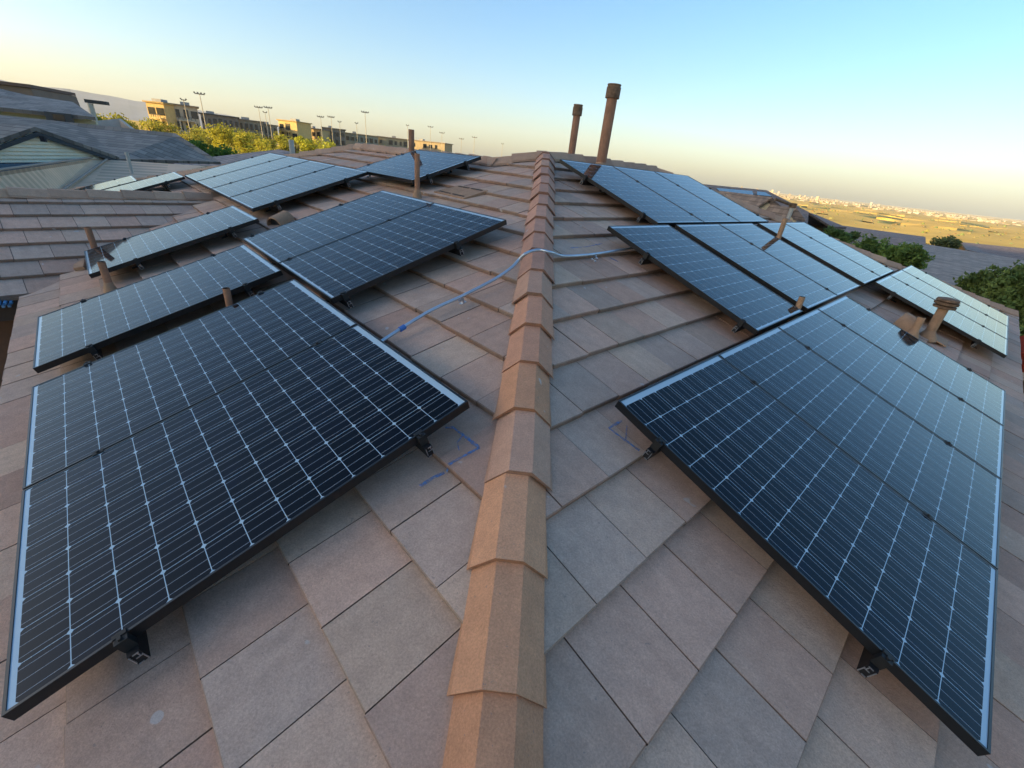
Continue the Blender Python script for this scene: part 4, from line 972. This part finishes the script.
# right side greenery
def px_tree(name, px, py_top, py_bot, d, wpx, tint, label, **k):
    b = atd(px, py_bot, d); top = atd(px, py_top, d); r = ray(px, (py_top + py_bot) / 2)
    dep = d * r.dot(FW) / math.hypot(r.x, r.y); w = wpx / F_PX * dep / r.dot(FW) ** .0
    gz = ground_z(b.x, b.y); full = top.z - gz
    return tree(name, V((b.x, b.y, gz)), full, w, tint, label, trunk=max(.15, (b.z - gz) / full), **k)
BG = (.15, .22, .05)
px_tree('feathery_tree', 868, 240, 264, 24, 40, BG, 'feathery green tree behind the outer panel of the middle right row', n=1200, spray=550, leaf=.14, seed=71, squash=.6, clumps=18)
px_tree('feathery_tree', 897, 247, 270, 23, 34, BG, 'feathery green tree just left of the low right array', n=1200, spray=520, leaf=.14, seed=72, squash=.6, clumps=18)
px_tree('feathery_tree', 834, 229, 241, 30, 22, (.10, .16, .04), 'small green tree under the end of the pink-brown roof', n=1400, leaf=.25, seed=73, clumps=12)
px_tree('wispy_tree', 1000, 262, 325, 22, 64, (.16, .215, .06), 'large wispy green tree at the right edge behind the low array', n=2500, spray=1100, leaf=.16, seed=74, squash=.7, clumps=26)
px_tree('wispy_tree', 968, 272, 310, 23, 44, (.16, .215, .06), 'wispy green tree left of the large one by the low array', n=1500, spray=700, leaf=.16, seed=75, squash=.7, clumps=20)
px_tree('wispy_tree', 1060, 272, 340, 24, 70, (.11, .16, .04), 'dense green tree cut off by the right edge', n=2000, spray=800, leaf=.17, seed=76, squash=.7, clumps=24)
px_tree('shrub_tree', 944, 240.5, 245, 66, 26, (.13, .15, .05), 'dull green shrub row in front of the sunlit desert', n=1200, leaf=.35, seed=77, clumps=12)
px_tree('shrub_tree', 850, 232, 240, 40, 14, (.10, .15, .04), 'little green bush at the foot of the pink-brown roof', n=800, leaf=.28, seed=78, clumps=10)

# desert scrub and the far city
m = MB(); rr = random.Random(5)
for i in range(1100):
    az = RAD(rr.uniform(14, 62)); d = 260 * (10 ** rr.uniform(0, 1.0)); x, y = d * math.sin(az), d * math.cos(az); z = ground_z(x, y); s = rr.uniform(.6, 1.7) * (1 + d / 1200)
    tc = tuple(c * rr.uniform(.7, 1.3) for c in (.20, .17, .06)); n = 7; ph = rr.random() * 6
    ring = [V((x + math.cos(k * 6.283 / n + ph) * s * rr.uniform(.7, 1.2), y + math.sin(k * 6.283 / n + ph) * s * rr.uniform(.7, 1.2), z - .2)) for k in range(n)]
    top = V((x, y, z + s * rr.uniform(.6, 1.1)))
    mid = [(q + top) / 2 + V((rr.uniform(-.2, .2) * s, rr.uniform(-.2, .2) * s, s * .25)) for q in ring]
    for k in range(n):
        j = (k + 1) % n; m.poly([ring[k], ring[j], mid[j], mid[k]], tc); m.poly([mid[k], mid[j], top], tc)
o = m.build('desert_scrub', M_TINT, weld=False); tag(o, 'scattered dry scrub over the golden desert plain', 'scrub', kind='stuff')
m = MB()
for i in range(1100):
    az = RAD(rr.uniform(9, 66)); d = rr.uniform(3000, 8000); x, y = d * math.sin(az), d * math.cos(az); z = ground_z(x, y)
    w, dp, h = rr.uniform(6, 22), rr.uniform(6, 20), rr.uniform(4, 8)
    if az < RAD(36) and rr.random() < .06: h = rr.uniform(16, 48)
    tc = rr.choice([(.40, .35, .27), (.46, .41, .33), (.36, .28, .19), (.27, .22, .16), (.38, .31, .22)])
    a = az + rr.uniform(-.4, .4); X, Y = V((math.cos(a), -math.sin(a), 0)), V((math.sin(a), math.cos(a), 0))
    m.box(V((x, y, z + h / 2 - 1)), X * w / 2, Y * dp / 2, V((0, 0, h / 2 + 1)), tc)
o = m.build('distant_city', M_TINT, weld=False); tag(o, 'pale far-off city houses and towers along the horizon', 'city', kind='stuff')
# red and blue things below the eaves
rp = atd(1024, 345, 11.2)
um = empty('red_umbrella', V((rp.x + 1.2, rp.y - .3, -8.2)), 'red garden umbrella at the right edge below the eave', 'umbrella')
m = MB(); cx, cy = rp.x + 1.25, rp.y - .3; zt = atd(1022, 312, 11.2).z; zl = atd(1018, 352, 11.2).z
for i in range(8):
    a0, a1 = i * math.pi / 4, (i + 1) * math.pi / 4
    for z0, r0_, z1, r1_ in ((zt + .1, .02, zt - .15, .75), (zt - .15, .75, zl, 1.32), (zl, 1.32, zl - .25, 1.32)):
        m.poly([V((cx + math.cos(a0) * r0_, cy + math.sin(a0) * r0_, z0)), V((cx + math.cos(a1) * r0_, cy + math.sin(a1) * r0_, z0)), V((cx + math.cos(a1) * r1_, cy + math.sin(a1) * r1_, z1)), V((cx + math.cos(a0) * r1_, cy + math.sin(a0) * r1_, z1))], (.55, .07, .03))
m.build('canopy', M_TINT, um, weld=False)
m = MB(); m.tube([V((cx, cy, -8.2)), V((cx, cy, zt))], .03, 8, tint=(.3, .25, .2)); m.build('pole', M_TINT, um)
p0, p1, p2, p3 = [atd(x, y, dd) for x, y, dd in ((-30, 300, 6.6), (19, 296, 6.8), (14, 307, 6.3), (-30, 311, 6.1))]
m = MB()
for i in range(14):
    f0, f1 = i / 14, (i + 1) / 14; z = V((0, 0, .03 * (i % 2)))
    m.prism([p0.lerp(p1, f0) + z, p0.lerp(p1, f1) + z, p3.lerp(p2, f1) + z, p3.lerp(p2, f0) + z], V((0, 0, .02)), (.12, .32, .55) if i % 2 else (.30, .48, .62))
o = m.build('awning', M_TINT); tag(o, 'blue striped awning under the side wing eave at left edge', 'awning')

# ------------------------------------------------------------------ evening haze over the valley
hm = bpy.data.materials.new('haze'); hm.use_nodes = True; hn = hm.node_tree
for n_ in list(hn.nodes):
    if n_.type == 'BSDF_PRINCIPLED': hn.nodes.remove(n_)
pv = hn.nodes.new('ShaderNodeVolumePrincipled'); pv.inputs['Color'].default_value = (.84, .91, .98, 1); pv.inputs['Density'].default_value = HAZE; pv.inputs['Anisotropy'].default_value = 0.0
hn.links.new(pv.outputs[0], hn.nodes['Material Output'].inputs['Volume'])
m = MB(); m.box((0, 0, 240), V((11000, 0, 0)), V((0, 11000, 0)), V((0, 0, 400)))
o = m.build('haze', hm); tag(o, kind='stuff')
